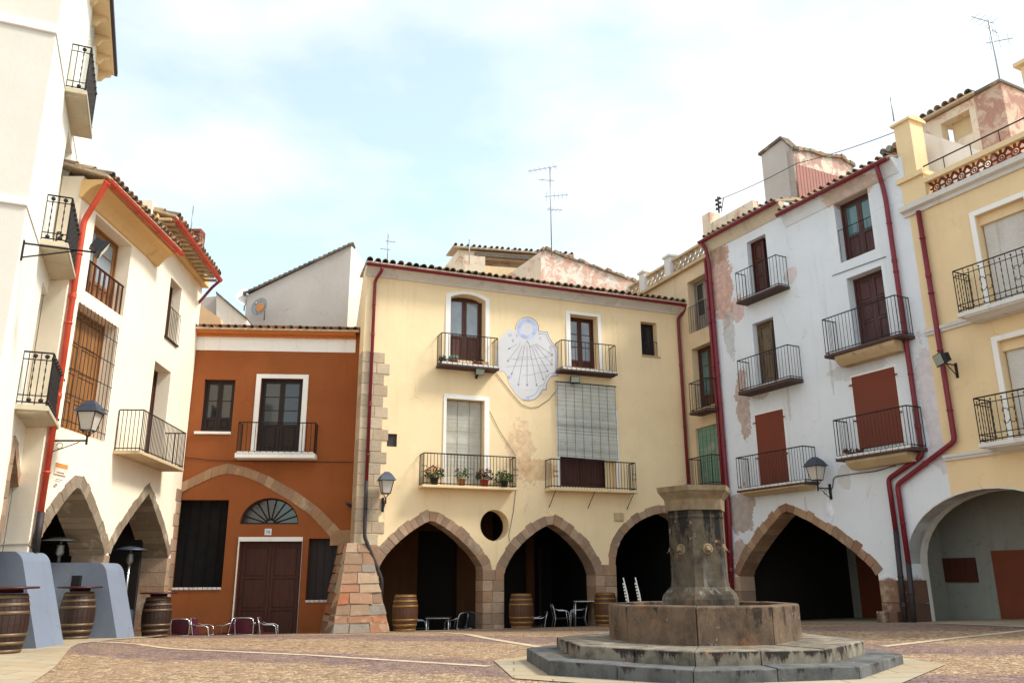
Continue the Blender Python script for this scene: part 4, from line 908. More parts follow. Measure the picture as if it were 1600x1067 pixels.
mb = MB(); bu = d1[-1][0]; blocks(mb, bu - .06, ea[0][0] - .35, -.1, D.p(1400, 955)[1], -.16, .0, .3, .35); blocks(mb, bu + .02, ea[0][0] + .02, -.3, D.p(1400, 906)[1], -.03, .55, .5, .55); mb.build('stone_pier', stone('rough_brown_pier_stone', [(128, 98, 82), (112, 84, 70), (140, 110, 90), (96, 74, 62)], bump=.8), hD, D)
M['stI0'] = stucco('pale_worn_cornice', (206, 192, 170), var=.12, streak=.2, dirt_amt=.4)
# eaves and gutters
for (ua, ub, g) in ((0, uD1, g1), (uD1, uDE - .1, g2)):
    mb = MB(); mb.prof([(.02, g - .32), (-.03, g - .30), (-.12, g - .14), (-.26, g + .02), (-.26, g + .09), (.02, g + .09)], ua, ub); mb.build('cornice', M['stI0'] if ua == 0 else M['stD'], hD, D)
    tile_roof(D, hD, ua, ub, g + .10, -.30, R(14), 5.0, courses=3, r=.07)
    gutter(D, hD, (ua - .12 if ua == 0 else ua, -.34, g + .03), (ub + (.06 if ua == 0 else -.02), -.34, g + .03), M['red_pipe'], .075)
# doors, shutters, balconies
french(D, hD, (K3[0], (K3[0] + K3[1]) / 2 + .12, K3[2], K3[3]), .22, M['wood_red'], None, leaves=1, panel_rows=3)
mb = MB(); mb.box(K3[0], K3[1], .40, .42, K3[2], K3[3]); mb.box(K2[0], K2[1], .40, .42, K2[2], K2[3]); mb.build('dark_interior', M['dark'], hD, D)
french(D, hD, (K2[0], (K2[0] + K2[1]) / 2 + .2, K2[2], K2[3]), .22, M['wood_old'], None, leaves=1, panel_rows=2)
french(D, hD, Q4, .30, M['wood_plum'], M['glass_teal'], 1, .42, curtain=True)
french(D, hD, Q3, .30, M['wood_plum'], None, panel_rows=3)
for K in (K1, Q2):
    mb = MB(); mb.bbox(K[0], K[1], -.045, .002, K[2], K[3], .01)
    for zz in (.12, .62): 
        for uu in (K[0], K[1]): zq = K[3] - (K[3] - K[2]) * zz; mb.box(uu - .09, uu + .09, -.055, -.046, zq, zq + .04)
    mb.build('window_panel', M['panel_brown'], hD, D)
    surround(D, hD, (K[0] - .05, K[1] + .05, K[2], K[3] + .05), K, M['white'], .012)
def balD(xl, yl, xr, yr, xs, ys, xe, ye, p, H, **kw):
    u0 = D.p(xl, yl, p)[0]; u1 = D.p(xr, yr, p)[0]; zs = (D.p(xs, ys, p)[1] + D.p(xe, ye, p)[1]) / 2
    o = balcony(D, hD, u0, u1, zs, zs + H, p, kw.pop('t', .07), kw.pop('mat', M['dark_slab']), **kw); return o, (u0, u1, zs)
balD(1150, 440, 1214, 420, 1155, 470, 1218.7, 445, .40, .93, gap=.13)
b2o, b2q = balD(1154, 590, 1233, 570, 1156, 613, 1235, 589, .45, .95, gap=.12, t=.10)
balD(1152, 740, 1257, 730, 1154, 766, 1259, 752, .45, .95, gap=.10, t=.06, tiles=True, mould=(.12, .1, M['tan_slab']))
balD(1288, 530, 1402, 495, 1291.6, 555, 1402, 522, .50, .98, gap=.11, t=.08, mould=(.26, .22, M['tan_slab']))
b5o, b5q = balD(1305.5, 690, 1421, 670, 1308.5, 719, 1421, 695, .50, .98, gap=.105, t=.08, mould=(.22, .2, M['tan_slab']), tiles=True)
n = 7; mb = MB()
for k in range(n + 1): uu = Q4[0] + .02 + (Q4[1] - Q4[0] - .04) * k / n; mb.bar((uu, .04, Q4[2]), (uu, .04, Q4[2] + .95), .012)
mb.bar((Q4[0], .04, Q4[2] + .95), (Q4[1], .04, Q4[2] + .95), .02); mb.build('railing', M['iron'], hD, D)
# pipes
up_ = D.p(1126, 600)[0]
pipe(D, hD, [(-.02, -.34, g1 - .02), (.02, -.2, g1 - .2), (up_, -.10, g1 - .75), (D.p(1133, 720, .1)[0], -.10, D.p(1138, 800)[1]), (D.p(1137, 830, .1)[0], -.1, 1.0)], M['red_pipe'], .062)
c1, c2, c3, c4 = D.p(1384, 312, .1), D.p(1441, 712, .1), D.p(1388, 748, .1), D.p(1408, 890, .1)
pipe(D, hD, [(D.p(1372, 268, .3)[0], -.34, g2 - .02), (c1[0] - .04, -.10, g2 - .45), (c1[0] + .0, -.10, c1[1]), (c2[0], -.10, c2[1]), (c3[0], -.10, c3[1]), (c3[0] + .02, -.10, D.p(1399, 830)[1])], M['red_pipe'], .06)
pipe(D, hD, [(c3[0] + .02, -.10, D.p(1399, 830)[1]), (c3[0] + .03, -.19, .3)], M['dark_pipe'], .062)
M['in_pale'] = stucco('grimy_pale_passage_wall', (140, 140, 132), var=.15, dirt_amt=.5, dirt=(50, 46, 40)); M['in_rust'] = plain('rust_painted_door', (110, 52, 28), .7, .15, 3)
room(D, hD, d1[0][0] - .25, d1[-1][0] + .3, .57, 5.0, -.3, 5.2, M['in_dark'])
ux0, ux1, ux2 = D.p(1303, 920, -4.9)[0], D.p(1344, 920, -4.9)[0], D.p(1395, 920, -4.9)[0]; mb = MB(); mb.box(ux1, ux2, 4.86, 4.95, -.2, 3.4); mb.build('inner_door', M['in_rust'], hD, D)
mb = MB(); mb.box(ux0, ux1, 4.88, 4.97, -.2, 3.6); mb.build('arcade_back_wall', M['in_pale'], hD, D)
cable('wall_cable', onwall(D, [(1298, 766), (1301, 760), (1302, 748), (1306, 744), (1335, 740), (1368, 736), (1400, 727)]), .012, 'thin dark cable running from the wall lantern to the lowest right balcony', D)
cable('wall_cable', onwall(D, [(1300, 431), (1384, 401)]), .01, 'straight wire stretched across the white wall between two windows', D)

# ------------------------------------------------------------------ yellow house
hE = empty('yellow_house', D.M @ Matrix.Translation((uDE, 0, 0)), 'sunny yellow house with white mouldings, roller shutters and a lattice parapet at the right edge', 'house')
uEe = D.p(1600, 500)[0] + 3.0
M['stE'] = stucco('yellow_render', (230, 203, 160), var=0.08, streak=0.10, dirt=(190, 148, 88), dirt_amt=0.25)
zc0 = (D.p(1422, 338)[1] + D.p(1600, 263)[1]) / 2; zc1 = (D.p(1420.6, 321)[1] + D.p(1600, 250)[1]) / 2
X1 = (D.p(1534, 400)[0], D.p(1534, 400)[0] + 1.15, D.p(1545, 478)[1], (D.p(1525.6, 338)[1] + D.p(1589, 311)[1]) / 2)
X0 = (D.p(1568, 590)[0], D.p(1568, 590)[0] + 1.15, D.p(1575, 690)[1], D.p(1560, 533)[1])
oe = [(uDE, zcut)] + [p for p in ea if p[0] > uDE] + [(ea[-1][0], zg), (uEe, zg), (uEe, zc1 + .1), (uDE, zc1 + .1)]
wall(D, hE, oe, [R4(X1), R4(X0)], M['stE'], .45)
mb = MB(); mb.box(uDE, uEe, .47, 7, 5.3, zc1); mb.build('upper_floor', M['stE'], hE, D)
# plastered inside of the round arch
mb = MB(); I = ea; n = len(I) - 1
for i in range(n): mb.add([(I[i][0], -.004, I[i][1]), (I[i + 1][0], -.004, I[i + 1][1]), (I[i + 1][0], .7, I[i + 1][1]), (I[i][0], .7, I[i][1]), (I[i][0] - .0, -.004, I[i][1] + .03), (I[i + 1][0], -.004, I[i + 1][1] + .03)], [(0, 1, 2, 3), (0, 4, 5, 1)])
mb.box(ea[0][0] - .02, ea[0][0] - .003, .0, .7, -.2, ea[0][1]); mb.build('arch_soffit', M['white_grey'], hE, D)
ED = 1.9; eu0 = max(D.p(1463, 880, -ED)[0], d1[-1][0] + .45); room(D, hE, eu0, ea[-1][0] + 1.0, .72, ED, -.3, 4.3, M['in_pale'])
bq = D.rect((1472, 872), (1530, 909), -ED); mb = MB(); mb.box(bq[0], bq[1], ED - .06, ED + .03, bq[2], bq[3]); mb.build('notice_board', M['wood_red'], hE, D)
bq = D.p(1556, 900, -ED); mb = MB(); mb.box(bq[0], bq[0] + 2.2, ED - .05, ED + .03, 0, D.p(1556, 860, -ED)[1]); mb.build('inner_door', M['in_rust'], hE, D)
# cornice and bands
ce = MB(); ce.prof([(.003, zc0), (-.06, zc0), (-.08, zc0 + .08), (-.2, zc0 + .12), (-.22, zc1), (.003, zc1)], uDE - .12, uEe); ce.build('cornice', M['white_grey'], hE, D)
def band(y0l, y1l, y0r, y1r, xl, xr, u_l, u_r): 
    z0 = (D.p(xl, y1l)[1] + D.p(xr, y1r)[1]) / 2; z1 = (D.p(xl, y0l)[1] + D.p(xr, y0r)[1]) / 2
    mb = MB(); mb.prof([(.003, z0), (-.05, z0), (-.06, z0 + (z1 - z0) * .4), (-.09, z0 + (z1 - z0) * .5), (-.10, z1), (.003, z1)], u_l, u_r); mb.build('string_course', M['white_grey'], hE, D); return z0, z1
bz1 = band(515, 525, 498, 507, 1452, 1512, uDE - .02, uEe); bz0 = band(713, 722, 702, 711.5, 1480, 1530, uDE - .02, uEe)
# roller shutters
for X, orr in ((X1, .12), (X0, .12)):
    surround(D, hE, (X[0] - orr, X[1] + orr, X[2], X[3] + orr), X, M['white'], .03)
    mb = MB(); n = int((X[3] - X[2]) / .05)
    for k in range(n): z = X[2] + (X[3] - .22 - X[2]) * k / n; dz = (X[3] - .22 - X[2]) / n; mb.prof([(.22, z), (.205, z + dz * .2), (.205, z + dz * .8), (.22, z + dz), (.24, z + dz), (.24, z)], X[0] + .03, X[1] - .03)
    ro = mb.build('roller_shutter', M['white_grey'], hE, D); mb = MB(); mb.box(X[0], X[1], .12, .3, X[3] - .22, X[3] - .003); mb.build('shutter_box', M['cream_slab'], ro, D)
p_ = .55
u0 = D.p(1494, 460, p_)[0]; zs = (D.p(1500, 489, p_)[1] + D.p(1600, 460, p_)[1]) / 2
balcony(D, hE, u0, u0 + 2.2, zs, zs + 1.0, p_, .10, M['white_grey'], style='orn', gap=.125, mould=(.10, .1, M['white_grey']), scrolls=[(u0 + .72, zs + .5, .34), (u0 + 1.5, zs + .5, .34)])
u0 = D.p(1527, 660, p_)[0]; zs = (D.p(1532, 695, p_)[1] + D.p(1600, 680, p_)[1]) / 2
balcony(D, hE, u0, u0 + 2.2, zs, zs + .98, p_, .10, M['white_grey'], style='orn', gap=.125, mould=(.08, .1, M['white_grey']), scrolls=[(u0 + .72, zs + .5, .34), (u0 + 1.5, zs + .5, .34)])
# parapet of terracotta lattice
y_p = .02; zl0 = (D.p(1448, 306)[1] + D.p(1597, 243)[1]) / 2; zl1 = (D.p(1443, 288)[1] + D.p(1596, 214)[1]) / 2 ; zl2 = (D.p(1443, 279)[1] + D.p(1596, 206)[1]) / 2
uP0, uP1 = D.p(1409, 300)[0], D.p(1446, 290)[0]
mb = MB(); mb.box(uP1, uEe, y_p, y_p + .2, zc1 + .0, zl0); mb.box(uP1, uEe, y_p - .03, y_p + .23, zl1, zl2); mb.build('parapet', M['stE'], hE, D)
mb = MB(); nn = int((uEe - uP1) / .33)
M['terra'] = stone('terracotta_lattice', [(128, 66, 50), (112, 58, 46), (140, 76, 56)], bump=.2)
hh = zl1 - zl0; zm = (zl0 + zl1) / 2
for k in range(nn):
    uu = uP1 + .2 + k * .33; rg_ = hh * .27
    mb.tube([(uu + rg_ * math.cos(a * math.pi / 4), y_p + .1, zm + rg_ * math.sin(a * math.pi / 4)) for a in range(9)], .026, 5, caps=False)
    mb.tube([(uu + rg_ * .4 * math.cos(a * math.pi / 3), y_p + .1, zm + rg_ * .4 * math.sin(a * math.pi / 3)) for a in range(7)], .018, 4, caps=False)
    for sx in (-1, 1):
        for sz in (-1, 1): mb.bar((uu + sx * rg_ * .6, y_p + .1, zm + sz * rg_ * .6), (uu + sx * .165, y_p + .1, zm + sz * hh * .5), .06)
        mb.bar((uu + sx * rg_, y_p + .1, zm), (uu + sx * .165, y_p + .1, zm), .045)
    for sz in (-1, 1): mb.bar((uu, y_p + .1, zm + sz * rg_), (uu, y_p + .1, zm + sz * hh * .5), .06)
mb.build('lattice', M['terra'], hE, D)
zpt = D.p(1415, 188)[1]; zcap = (D.p(1411, 279)[1] + D.p(1445, 265)[1]) / 2
mb = MB(); mb.box(uP0 + .02, uP1, -.02, .5, zc1, zcap - .13); mb.box(uP0 - .06, uP1 + .04, -.1, .55, zcap - .13, zcap); mb.box(uP0 + .0, uP0 + .46, .05, .55, zcap, zpt); mb.prof([(-.02, zpt), (.62, zpt), (.62, zpt + .06), (.3, zpt + .16), (-.02, zpt + .06)], uP0 - .06, uP0 + .52); mb.build('parapet_pillar', M['stE'], hE, D)
mb = MB(); zr_ = zl2 + .35; mb.tube([(uP1 - .05, .1, zr_), (uP1 + 2.9, .1, zr_)], .02, 6)
for k in range(4): mb.bar((uP1 + .5 + k * .7, .1, zl2), (uP1 + .5 + k * .7, .1, zr_), .02)
mb.build('handrail', M['iron'], hE, D)
mb = MB(); zq = D.p(1589, 95)[1]; uq = D.p(1597, 140)[0]; mb.box(uq, uq + .6, .1, .7, zl2, zq - .12); mb.box(uq - .1, uq + .7, 0, .8, zq - .12, zq - .03)
mb.ball((uq + .35, .4, zq + .12), .16, 10); mb.build('parapet_pillar', M['stE'], hE, D)
# pipe of the yellow house
e1, e2, e3, e4, e5 = D.p(1436, 338, .1), D.p(1486, 690, .1), D.p(1478, 709, .1), D.p(1402, 757, .1), D.p(1417, 900, .1)
pipe(D, hE, [(e1[0], -.10, zc0), (e1[0] + .03, -.10, e2[1]), (e4[0], -.10, e4[1]), (e4[0] + .02, -.10, D.p(1412, 880)[1])], M['red_pipe'], .06)
pipe(D, hE, [(e4[0] + .02, -.10, D.p(1412, 880)[1]), (e4[0] + .03, -.19, .3)], M['dark_pipe'], .062)

# ------------------------------------------------------------------ narrow house between
F = Fac(6.59, 25.56, 157)
hF = empty('narrow_house', F.M @ Matrix.Translation((-1, 0, 0)), 'narrow ochre house with green blind squeezed between the cream and the white house', 'house')
M['stF'] = stucco('faded_ochre_render', (214, 190, 156), var=0.14, streak=0.2, dirt=(150, 112, 80), dirt_amt=0.5)
f0 = -5.2; zFt = (F.p(1010, 456)[1] + F.p(1100, 410)[1]) / 2
def fr4(xl, xr, yt, yb): return (F.p(xl, (yt + yb) / 2)[0], F.p(xr, (yt + yb) / 2)[0], F.p((xl + xr) / 2, yb)[1], F.p((xl + xr) / 2, yt)[1])
Y3 = fr4(1076, 1108, 432, 516); Y2 = fr4(1083, 1115, 538, 636); Y1 = fr4(1089, 1123, 665, 760)
wall(F, hF, [(-2.3, -.3), (-.02, -.3), (-.02, zFt), (f0, zFt), (f0, 4.3), (-2.3, 4.3)], [R4(Y3), R4(Y2), R4(Y1)], M['stF'], .4)
mb = MB(); mb.box(f0, -.02, .42, 1.2, 5.4, zFt - .02); mb.box(-2.3, -.03, .42, .6, -.3, 5.4); mb.build('side_wall', M['stF'], hF, F)
french(F, hF, Y3, .3, M['wood_grey'], M['glass'], 2, .3); french(F, hF, Y2, .3, M['wood_brown'], M['glass_teal'], 3, .2)
reed_blind(F, hF, (Y1[0] + .01, Y1[1] - .01, Y1[2], Y1[3]), .1, M['reed_green'], strips=5)
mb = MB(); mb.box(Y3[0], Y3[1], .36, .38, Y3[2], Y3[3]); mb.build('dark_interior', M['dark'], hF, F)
mb = MB(); n = 9
for k in range(n + 1): uu = Y3[0] + (Y3[1] - Y3[0]) * k / n; mb.bar((uu, -.04, Y3[2]), (uu, -.04, Y3[2] + .9), .014)
mb.bar((Y3[0], -.04, Y3[2] + .9), (Y3[1], -.04, Y3[2] + .9), .02); mb.build('railing', M['iron'], hF, F)
p_ = .45
for (ys, tp) in ((638, .95), (758, .9)):
    u0 = F.p(1078, ys - 15, p_)[0]; u1 = -.12; zs = F.p(1100, ys, p_)[1]
    balcony(F, hF, u0, u1, zs, zs + tp, p_, .09, M['dark_slab'], gap=.11)
zp0, zp1 = zFt, (F.p(1003, 431)[1] + F.p(1097, 377)[1]) / 2
M['lattice_p'] = stone('pale_block_lattice', [(186, 166, 140), (172, 150, 126), (196, 178, 152)], bump=.3)
mb = MB(); mb.box(f0 - 3, -.05, .05, .25, zp1 - .08, zp1); mb.box(f0 - 3, -.02, -.15, .3, zFt, zFt + .1); mb.build('parapet', M['tan_slab'], hF, F)
mb = MB(); q = .3; nn = int((-.1 - f0 + 3) / q); rows = max(2, round((zp1 - zp0 - .2) / q)); hq = (zp1 - .08 - zp0 - .1) / rows
for i in range(nn):
    for j in range(rows):
        uu = f0 - 3 + (i + .5) * q; zz = zp0 + .1 + (j + .5) * hq
        mb.bar((uu - q / 2, .15, zz - hq / 2), (uu + q / 2, .15, zz + hq / 2), .09); mb.bar((uu + q / 2, .15, zz - hq / 2), (uu - q / 2, .15, zz + hq / 2), .09)
mb.build('lattice', M['lattice_p'], hF, F)
for x in (1044, 1003): mb = MB(); uu = F.p(x, 430)[0]; mb.box(uu - .15, uu + .2, -.04, .34, zFt + .1, zp1 + .12); mb.box(uu - .2, uu + .25, -.09, .39, zp1 + .12, zp1 + .2); mb.build('parapet_pillar', M['white_grey'], hF, F)
pipe(F, hF, [(-.18, -.08, zFt - .05), (-.12, -.08, 1.2)], M['red_pipe'], .055)

# ================================================================== THINGS SEEN ABOVE THE ROOFS
# grey gable wall behind the brown house
G = Fac(-9.0, 29.5, 88)
hG = empty('grey_gable_house', G.M, 'grey rendered house with a steep monopitch gable rising behind the brown house', 'house')
M['stG'] = stucco('grey_cement_render', (192, 182, 174), var=0.10, streak=0.12, dirt=(170, 146, 128), dirt_amt=0.5); M['stG2'] = stucco('warm_white_render', (234, 224, 210), var=.06)
pa, pb_, pc_ = G.p(385, 462), G.p(549, 383), G.p(541, 513)
gp_ = [(pa[0] + .1, 5), (pb_[0], 5), (pb_[0], pb_[1]), (pa[0], pa[1])]
wall(G, hG, gp_, [], M['stG'], .3, 'gable_wall')
mb = MB(); mb.add([(pb_[0], 0.0, 5), (pb_[0] + .9, 2.2, 5), (pb_[0] + .9, 2.2, pb_[1] - .9), (pb_[0], 0.0, pb_[1])], [(0, 1, 2, 3)]); mb.add([(pa[0] + .1, .32, 5), (pb_[0], .32, 5), (pb_[0], .32, pb_[1] - .3), (pa[0] + .1, .32, pa[1] - .2), (pa[0] + .1, 5, 5), (pb_[0] + 1.9, 5, 5), (pb_[0] + 1.9, 5, pb_[1] - 2.2), (pa[0] + .1, 5, pa[1] - .2)], [(0, 1, 2, 3), (3, 2, 6, 7), (0, 3, 7, 4), (1, 5, 6, 2)]); mb.build('side_wall', M['stG2'], hG, G)
mb = MB(); ng = 22
for k in range(ng):
    t0, t1 = k / ng, (k + 1) / ng; A_ = (pa[0] - .1 + (pb_[0] - pa[0] + .15) * t0, pa[1] + .02 + (pb_[1] - pa[1]) * t0); B2 = (pa[0] - .1 + (pb_[0] - pa[0] + .15) * t1 + .05, pa[1] + .02 + (pb_[1] - pa[1]) * t1)
    mb.prism([A_, B2, (B2[0], B2[1] + .06), (A_[0], A_[1] + .10)], -.12, .4)
mb.build('roof_edge', M['tile_grey'], hG, G)
def dish(X, Y, Z, r, mat, label, az, face=None):
    mb = MB(); mb.lathe([(.02, .0), (r * .4, r * .05), (r * .75, r * .16), (r, r * .3), (r * .98, r * .32), (r * .73, r * .19), (r * .38, r * .08), (.02, .03)], 24)
    rt = empty('satellite_dish', Matrix.Translation((X, Y, Z)), label, 'satellite dish', 'satellite dishes behind the brown house')
    T = Matrix.Translation((X, Y, Z)) @ Matrix.Rotation(az, 4, 'Z') @ Matrix.Rotation(R(80), 4, 'X')
    mb.build('reflector', mat, rt, M=T)
    m2 = MB(); m2.tube([(0, -r * .95, r * .3), (0, -r * .5, r * .8), (0, -r * .1, r * .95)], .02, 5); m2.lathe([(.05, r * .9), (.06, r * 1.0), (.03, r * 1.05)], 8); m2.build('receiver_arm', M['galv'], rt, M=T)
    m3 = MB(); m3.tube([(0, 0, -.02), (0, 0, -.25), (.0, -r * 1.0, -.3)], .025, 6); m3.build('mast', M['galv'], rt, M=T)
    if face: m4 = MB(); m4.lathe([(.01, r * .09), (r * .3, r * .11), (r * .55, r * .17)], 20); m4.build('printed_face', face, rt, M=T)
q = at_depth(408, 481, 29.1); dish(q.x, q.y, q.z, .36, M['galv'], 'satellite dish with an orange printed face on the grey gable', R(-20), M['plq'])
q = at_depth(384, 467, 29.6); dish(q.x, q.y, q.z, .36, M['white'], 'plain whitish satellite dish at the low corner of the grey gable', R(25))
# pale sheds behind the left house
H1 = Fac(-10.5, 27.2, 86)
hH = empty('pale_outbuilding', H1.M, 'pale lean-to outbuilding with sloping top behind the left end of the brown house', 'outbuilding')
L1_ = [H1.p(*p) for p in ((338, 459), (386, 500), (386, 540), (338, 540))]; L0_ = [H1.p(*p) for p in ((290, 463), (337, 458), (337, 540), (290, 540))]
wall(H1, hH, L1_[::-1], [], M['stG2'], 1.5); wall(H1, hH, L0_[::-1], [], M['stG'], 1.5, 'side_wall', .3)
mb = MB(); mb.prism([(L1_[0][0], L1_[0][1]), (L1_[1][0], L1_[1][1]), (L1_[1][0], L1_[1][1] + .07), (L1_[0][0], L1_[0][1] + .07)], -.08, 1.5); mb.build('roof', M['tile_grey'], hH, H1)
H2 = Fac(-10.5, 26.2, 86); hW = MB(); P_ = [H2.p(*p) for p in ((285, 470), (302, 468), (345, 498), (345, 540), (285, 540))]
hW.prism(P_[::-1], 0, .3); tag(hW.build('party_wall', stucco('peeling_peach_render', (222, 186, 146), var=.15, dirt_amt=.6, dirt=(238, 222, 200)), None, H2), 'peach coloured stepped party wall peeling above the brown roof', 'wall')
# tiled attic house and peeling pink house behind the sundial house
I1 = Fac(-2.6, 30.5, 78)
hI = empty('attic_house', I1.M, 'old attic storey with thin tiled roof and peeling beam front behind the sundial house', 'house')
M['stI'] = stucco('peeling_cream_plaster', (226, 208, 184), var=.15, streak=.2, dirt=(196, 142, 116), dirt_amt=.8, spot=(.54, .62))
i0, i1 = I1.p(716, 400), I1.p(850, 415)
ws = I1.p(735, 392)[1]; wx0, wx1 = I1.p(745, 410)[0], I1.p(826, 420)[0]; wz1, wz0 = I1.p(780, 402)[1], I1.p(780, 419)[1]
wall(I1, hI, [(i0[0], 4), (i1[0] + 1.2, 4), (i1[0] + 1.2, ws), (i0[0], ws)], [[(wx0, wz0), (wx1, wz0), (wx1, wz1), (wx0, wz1)]], M['stI'], .4)
mb = MB(); mb.add([(i0[0], 0, 4), (i0[0], 0, ws), (i0[0] - .9, 2.6, ws - .7), (i0[0] - .9, 2.6, 4)], [(0, 1, 2, 3)]); mb.box(wx0 - .2, wx1 + .2, .9, 1.0, wz0 - .5, wz1 + .4); mb.build('side_wall', M['stI'], hI, I1)
mb = MB(); mb.bbox(wx0 - .1, wx1 + .2, -.06, .1, wz1 - .02, wz1 + .12); mb.build('lintel', M['wood_grey'], hI, I1)
tile_roof(I1, hI, i0[0] - .25, i1[0] + 1.2, ws + .06, -.25, R(12), 2.2, courses=2, r=.07)
mb = MB(); cxx = I1.p(735, 420)[0]; mb.box(cxx - .35, cxx + .45, -.8, -.3, 4, I1.p(735, 404, .5)[1]); mb.build('chimney', M['stI'], hI, I1)
mb = MB(); x0 = I1.p(742, 425, .5)[0]; x1 = I1.p(856, 430, .5)[0]; mb.box(x0, x1, -.55, -.4, 4, I1.p(800, 419, .5)[1]); mb.build('terrace_wall', M['cream_slab'], hI, I1)
J = Fac(1.0, 29.0, 68)
hJ = empty('peeling_pink_house', J.M, 'low pink house end with flaking whitewash and ragged sloping tile edge behind the roofs', 'house')
M['stJ'] = stucco('flaking_pink_plaster', (208, 168, 148), var=.15, streak=.3, dirt=(226, 216, 202), dirt_amt=.95, spot=(.47, .54))
jp = [J.p(*p) for p in ((845, 393), (852, 391), (880, 402), (912, 412), (940, 423), (968, 432), (992, 442), (1015, 450), (1015, 500), (845, 500))]
wall(J, hJ, jp[::-1], [], M['stJ'], .5)
mb = MB()
for a, b in zip(jp[:7], jp[1:8]):
    for k in range(4): s, e = k / 4, (k + 1) / 4; A_ = (a[0] + (b[0] - a[0]) * s, a[1] + (b[1] - a[1]) * s); B2 = (a[0] + (b[0] - a[0]) * e, a[1] + (b[1] - a[1]) * e); h = random.uniform(.05, .12); mb.prism([A_, B2, (B2[0], B2[1] + h), (A_[0], A_[1] + h * 1.2)], -random.uniform(.04, .14), .6)
mb.build('roof_edge', M['tile'], hJ, J)
mb = MB(); a = jp[0]; mb.add([(a[0], 0, 4), (a[0], 0, a[1]), (a[0] - 1.2, 1.4, a[1] - .9), (a[0] - 1.2, 1.4, 4)], [(0, 1, 2, 3)]); mb.build('side_wall', M['stI'], hJ, J)
# roof tower, parapet and chimneys over the white house
T = Fac(*(D.at(0, 1.2).xy), DA)
M['stT'] = stucco('pink_flaking_plaster', (186, 150, 136), var=.15, streak=.3, dirt=(222, 208, 190), dirt_amt=.95, spot=(.48, .55))
ta, tb_ = T.p(1195, 300)[0], T.p(1243, 280)[0]
hT = empty('roof_tower', T.M @ Matrix.Translation((tb_, 0, 0)), 'square grey plastered roof tower with pink peeling flank above the white house', 'tower')
zq0, zq1, zq2 = T.p(1192, 240)[1], T.p(1222, 218)[1], T.p(1243, 231)[1]; um = T.p(1222, 218)[0]
wall(T, hT, [(ta, 8), (tb_, 8), (tb_, zq2), (um, zq1), (ta, zq0)], [], M['stG'], .3, 'front_wall')
TS = Fac(*(T.at(tb_, 0).xy), DA - 90)
tt = [TS.p(*q) for q in ((1243, 231), (1262, 238), (1288, 246), (1312, 248), (1334, 262))]; tw_ = tt[-1][0]
wall(TS, hT, [(0.0, 8), (tw_, 8), (tw_, tt[-1][1])] + tt[-2:0:-1] + [(0.0, zq2)], [], M['stT'], .25, 'side_wall')
mb = MB(); E_ = [(0.0, zq2)] + tt[1:]
for a, b in zip(E_, E_[1:]):
    for k in range(3): s, e = k / 3, (k + 1) / 3; A_ = (a[0] + (b[0] - a[0]) * s, a[1] + (b[1] - a[1]) * s); B2 = (a[0] + (b[0] - a[0]) * e, a[1] + (b[1] - a[1]) * e); h = random.uniform(.06, .12); mb.prism([A_, B2, (B2[0], B2[1] + h), (A_[0], A_[1] + h * 1.2)], -random.uniform(.04, .12), .3)
ed_ = mb.build('roof_edge', M['tile'], hT, TS)
mb = MB(); mb.prism([(ta - .06, zq0 - .03), (um, zq1), (tb_ + .05, zq2 - .03), (tb_ + .05, zq2 + .06), (um, zq1 + .1), (ta - .06, zq0 + .06)], -.08, .3); mb.build('roof_edge', M['tile'], hT, T)
mb = MB(); n = 18; xa, xb = TS.p(1248, 300, .3)[0], TS.p(1328, 270, .3)[0]; zsa, zsb = TS.p(1248, 288, .3)[1], TS.p(1318, 250, .3)[1]
for k in range(n): mb.bbox(xa + (xb - xa) * k / n, xa + (xb - xa) * (k + 1) / n - .012, -.32, -.29, 9, (zsa + zsb) / 2, .006)
mb.build('corrugated_screen', plain('pinkish_red_sheet', (160, 108, 98), .7, .15, 4), hT, TS)
U = Fac(7.4, 26.6, DA)
pq = MB(); a, b = U.p(1100, 345), U.p(1165, 345); pq.box(a[0], b[0] + .4, 0, .25, 8, U.p(1130, 338)[1]); pq.box(a[0], a[0] + .42, -.08, .4, 8, U.p(1113, 331)[1]); tag(pq.build('roof_parapet', M['stI'], None, U), 'weathered parapet with block pier behind the left gutter of the white house', 'wall')
ins = empty('insulator_post', U.M @ Matrix.Translation((U.p(1120, 330)[0], .1, U.p(1120, 332)[1])), 'dark post with stacked insulators on the weathered parapet', 'insulator')
mb = MB(); mb.tube([(0, 0, 0), (0, 0, .62)], .03, 6); mb.tube([(.12, 0, 0), (.28, .0, .45)], .015, 5); mb.build('post', M['iron'], ins, M=WM[ins])
mb = MB()
for k in range(3):
    for s in (-.09, .09): mb.lathe([(.02, .14 + k * .17), (.055, .16 + k * .17), (.04, .22 + k * .17), (.02, .24 + k * .17)], 8, s, 0)
mb.build('insulator', M['lamp_hood'], ins, M=WM[ins])
w = []; 
def wire(P, r, label, sag=.0): 
    mb = MB(); Q = []
    for a, b in zip(P, P[1:]):
        a, b = Vector(a), Vector(b)
        for k in range(10): t = k / 10; Q.append(a.lerp(b, t) - Vector((0, 0, sag * 4 * t * (1 - t))))
    Q.append(Vector(P[-1])); mb.tube(Q, r, 5); return tag(mb.build('wire', M['dark_pipe'], None), label, 'wire')
p0 = WM[ins] @ Vector((0, 0, .5)); p1 = TS.at(xa, -.34, (zsa + zsb) / 2); p2 = D.at(uP0, .1, zpt - .1)
wire([p0, p1, p2], .012, 'thin wire from the insulator post to the yellow corner pillar over the white roof', .06)
ct = empty('roof_chimney', D.at(0, 0, 0) and D.M @ Matrix.Translation((D.p(1385, 240)[0], .25, D.p(1385, 240)[1])), 'short brick chimney with tile caps at the right end of the white house', 'chimney')
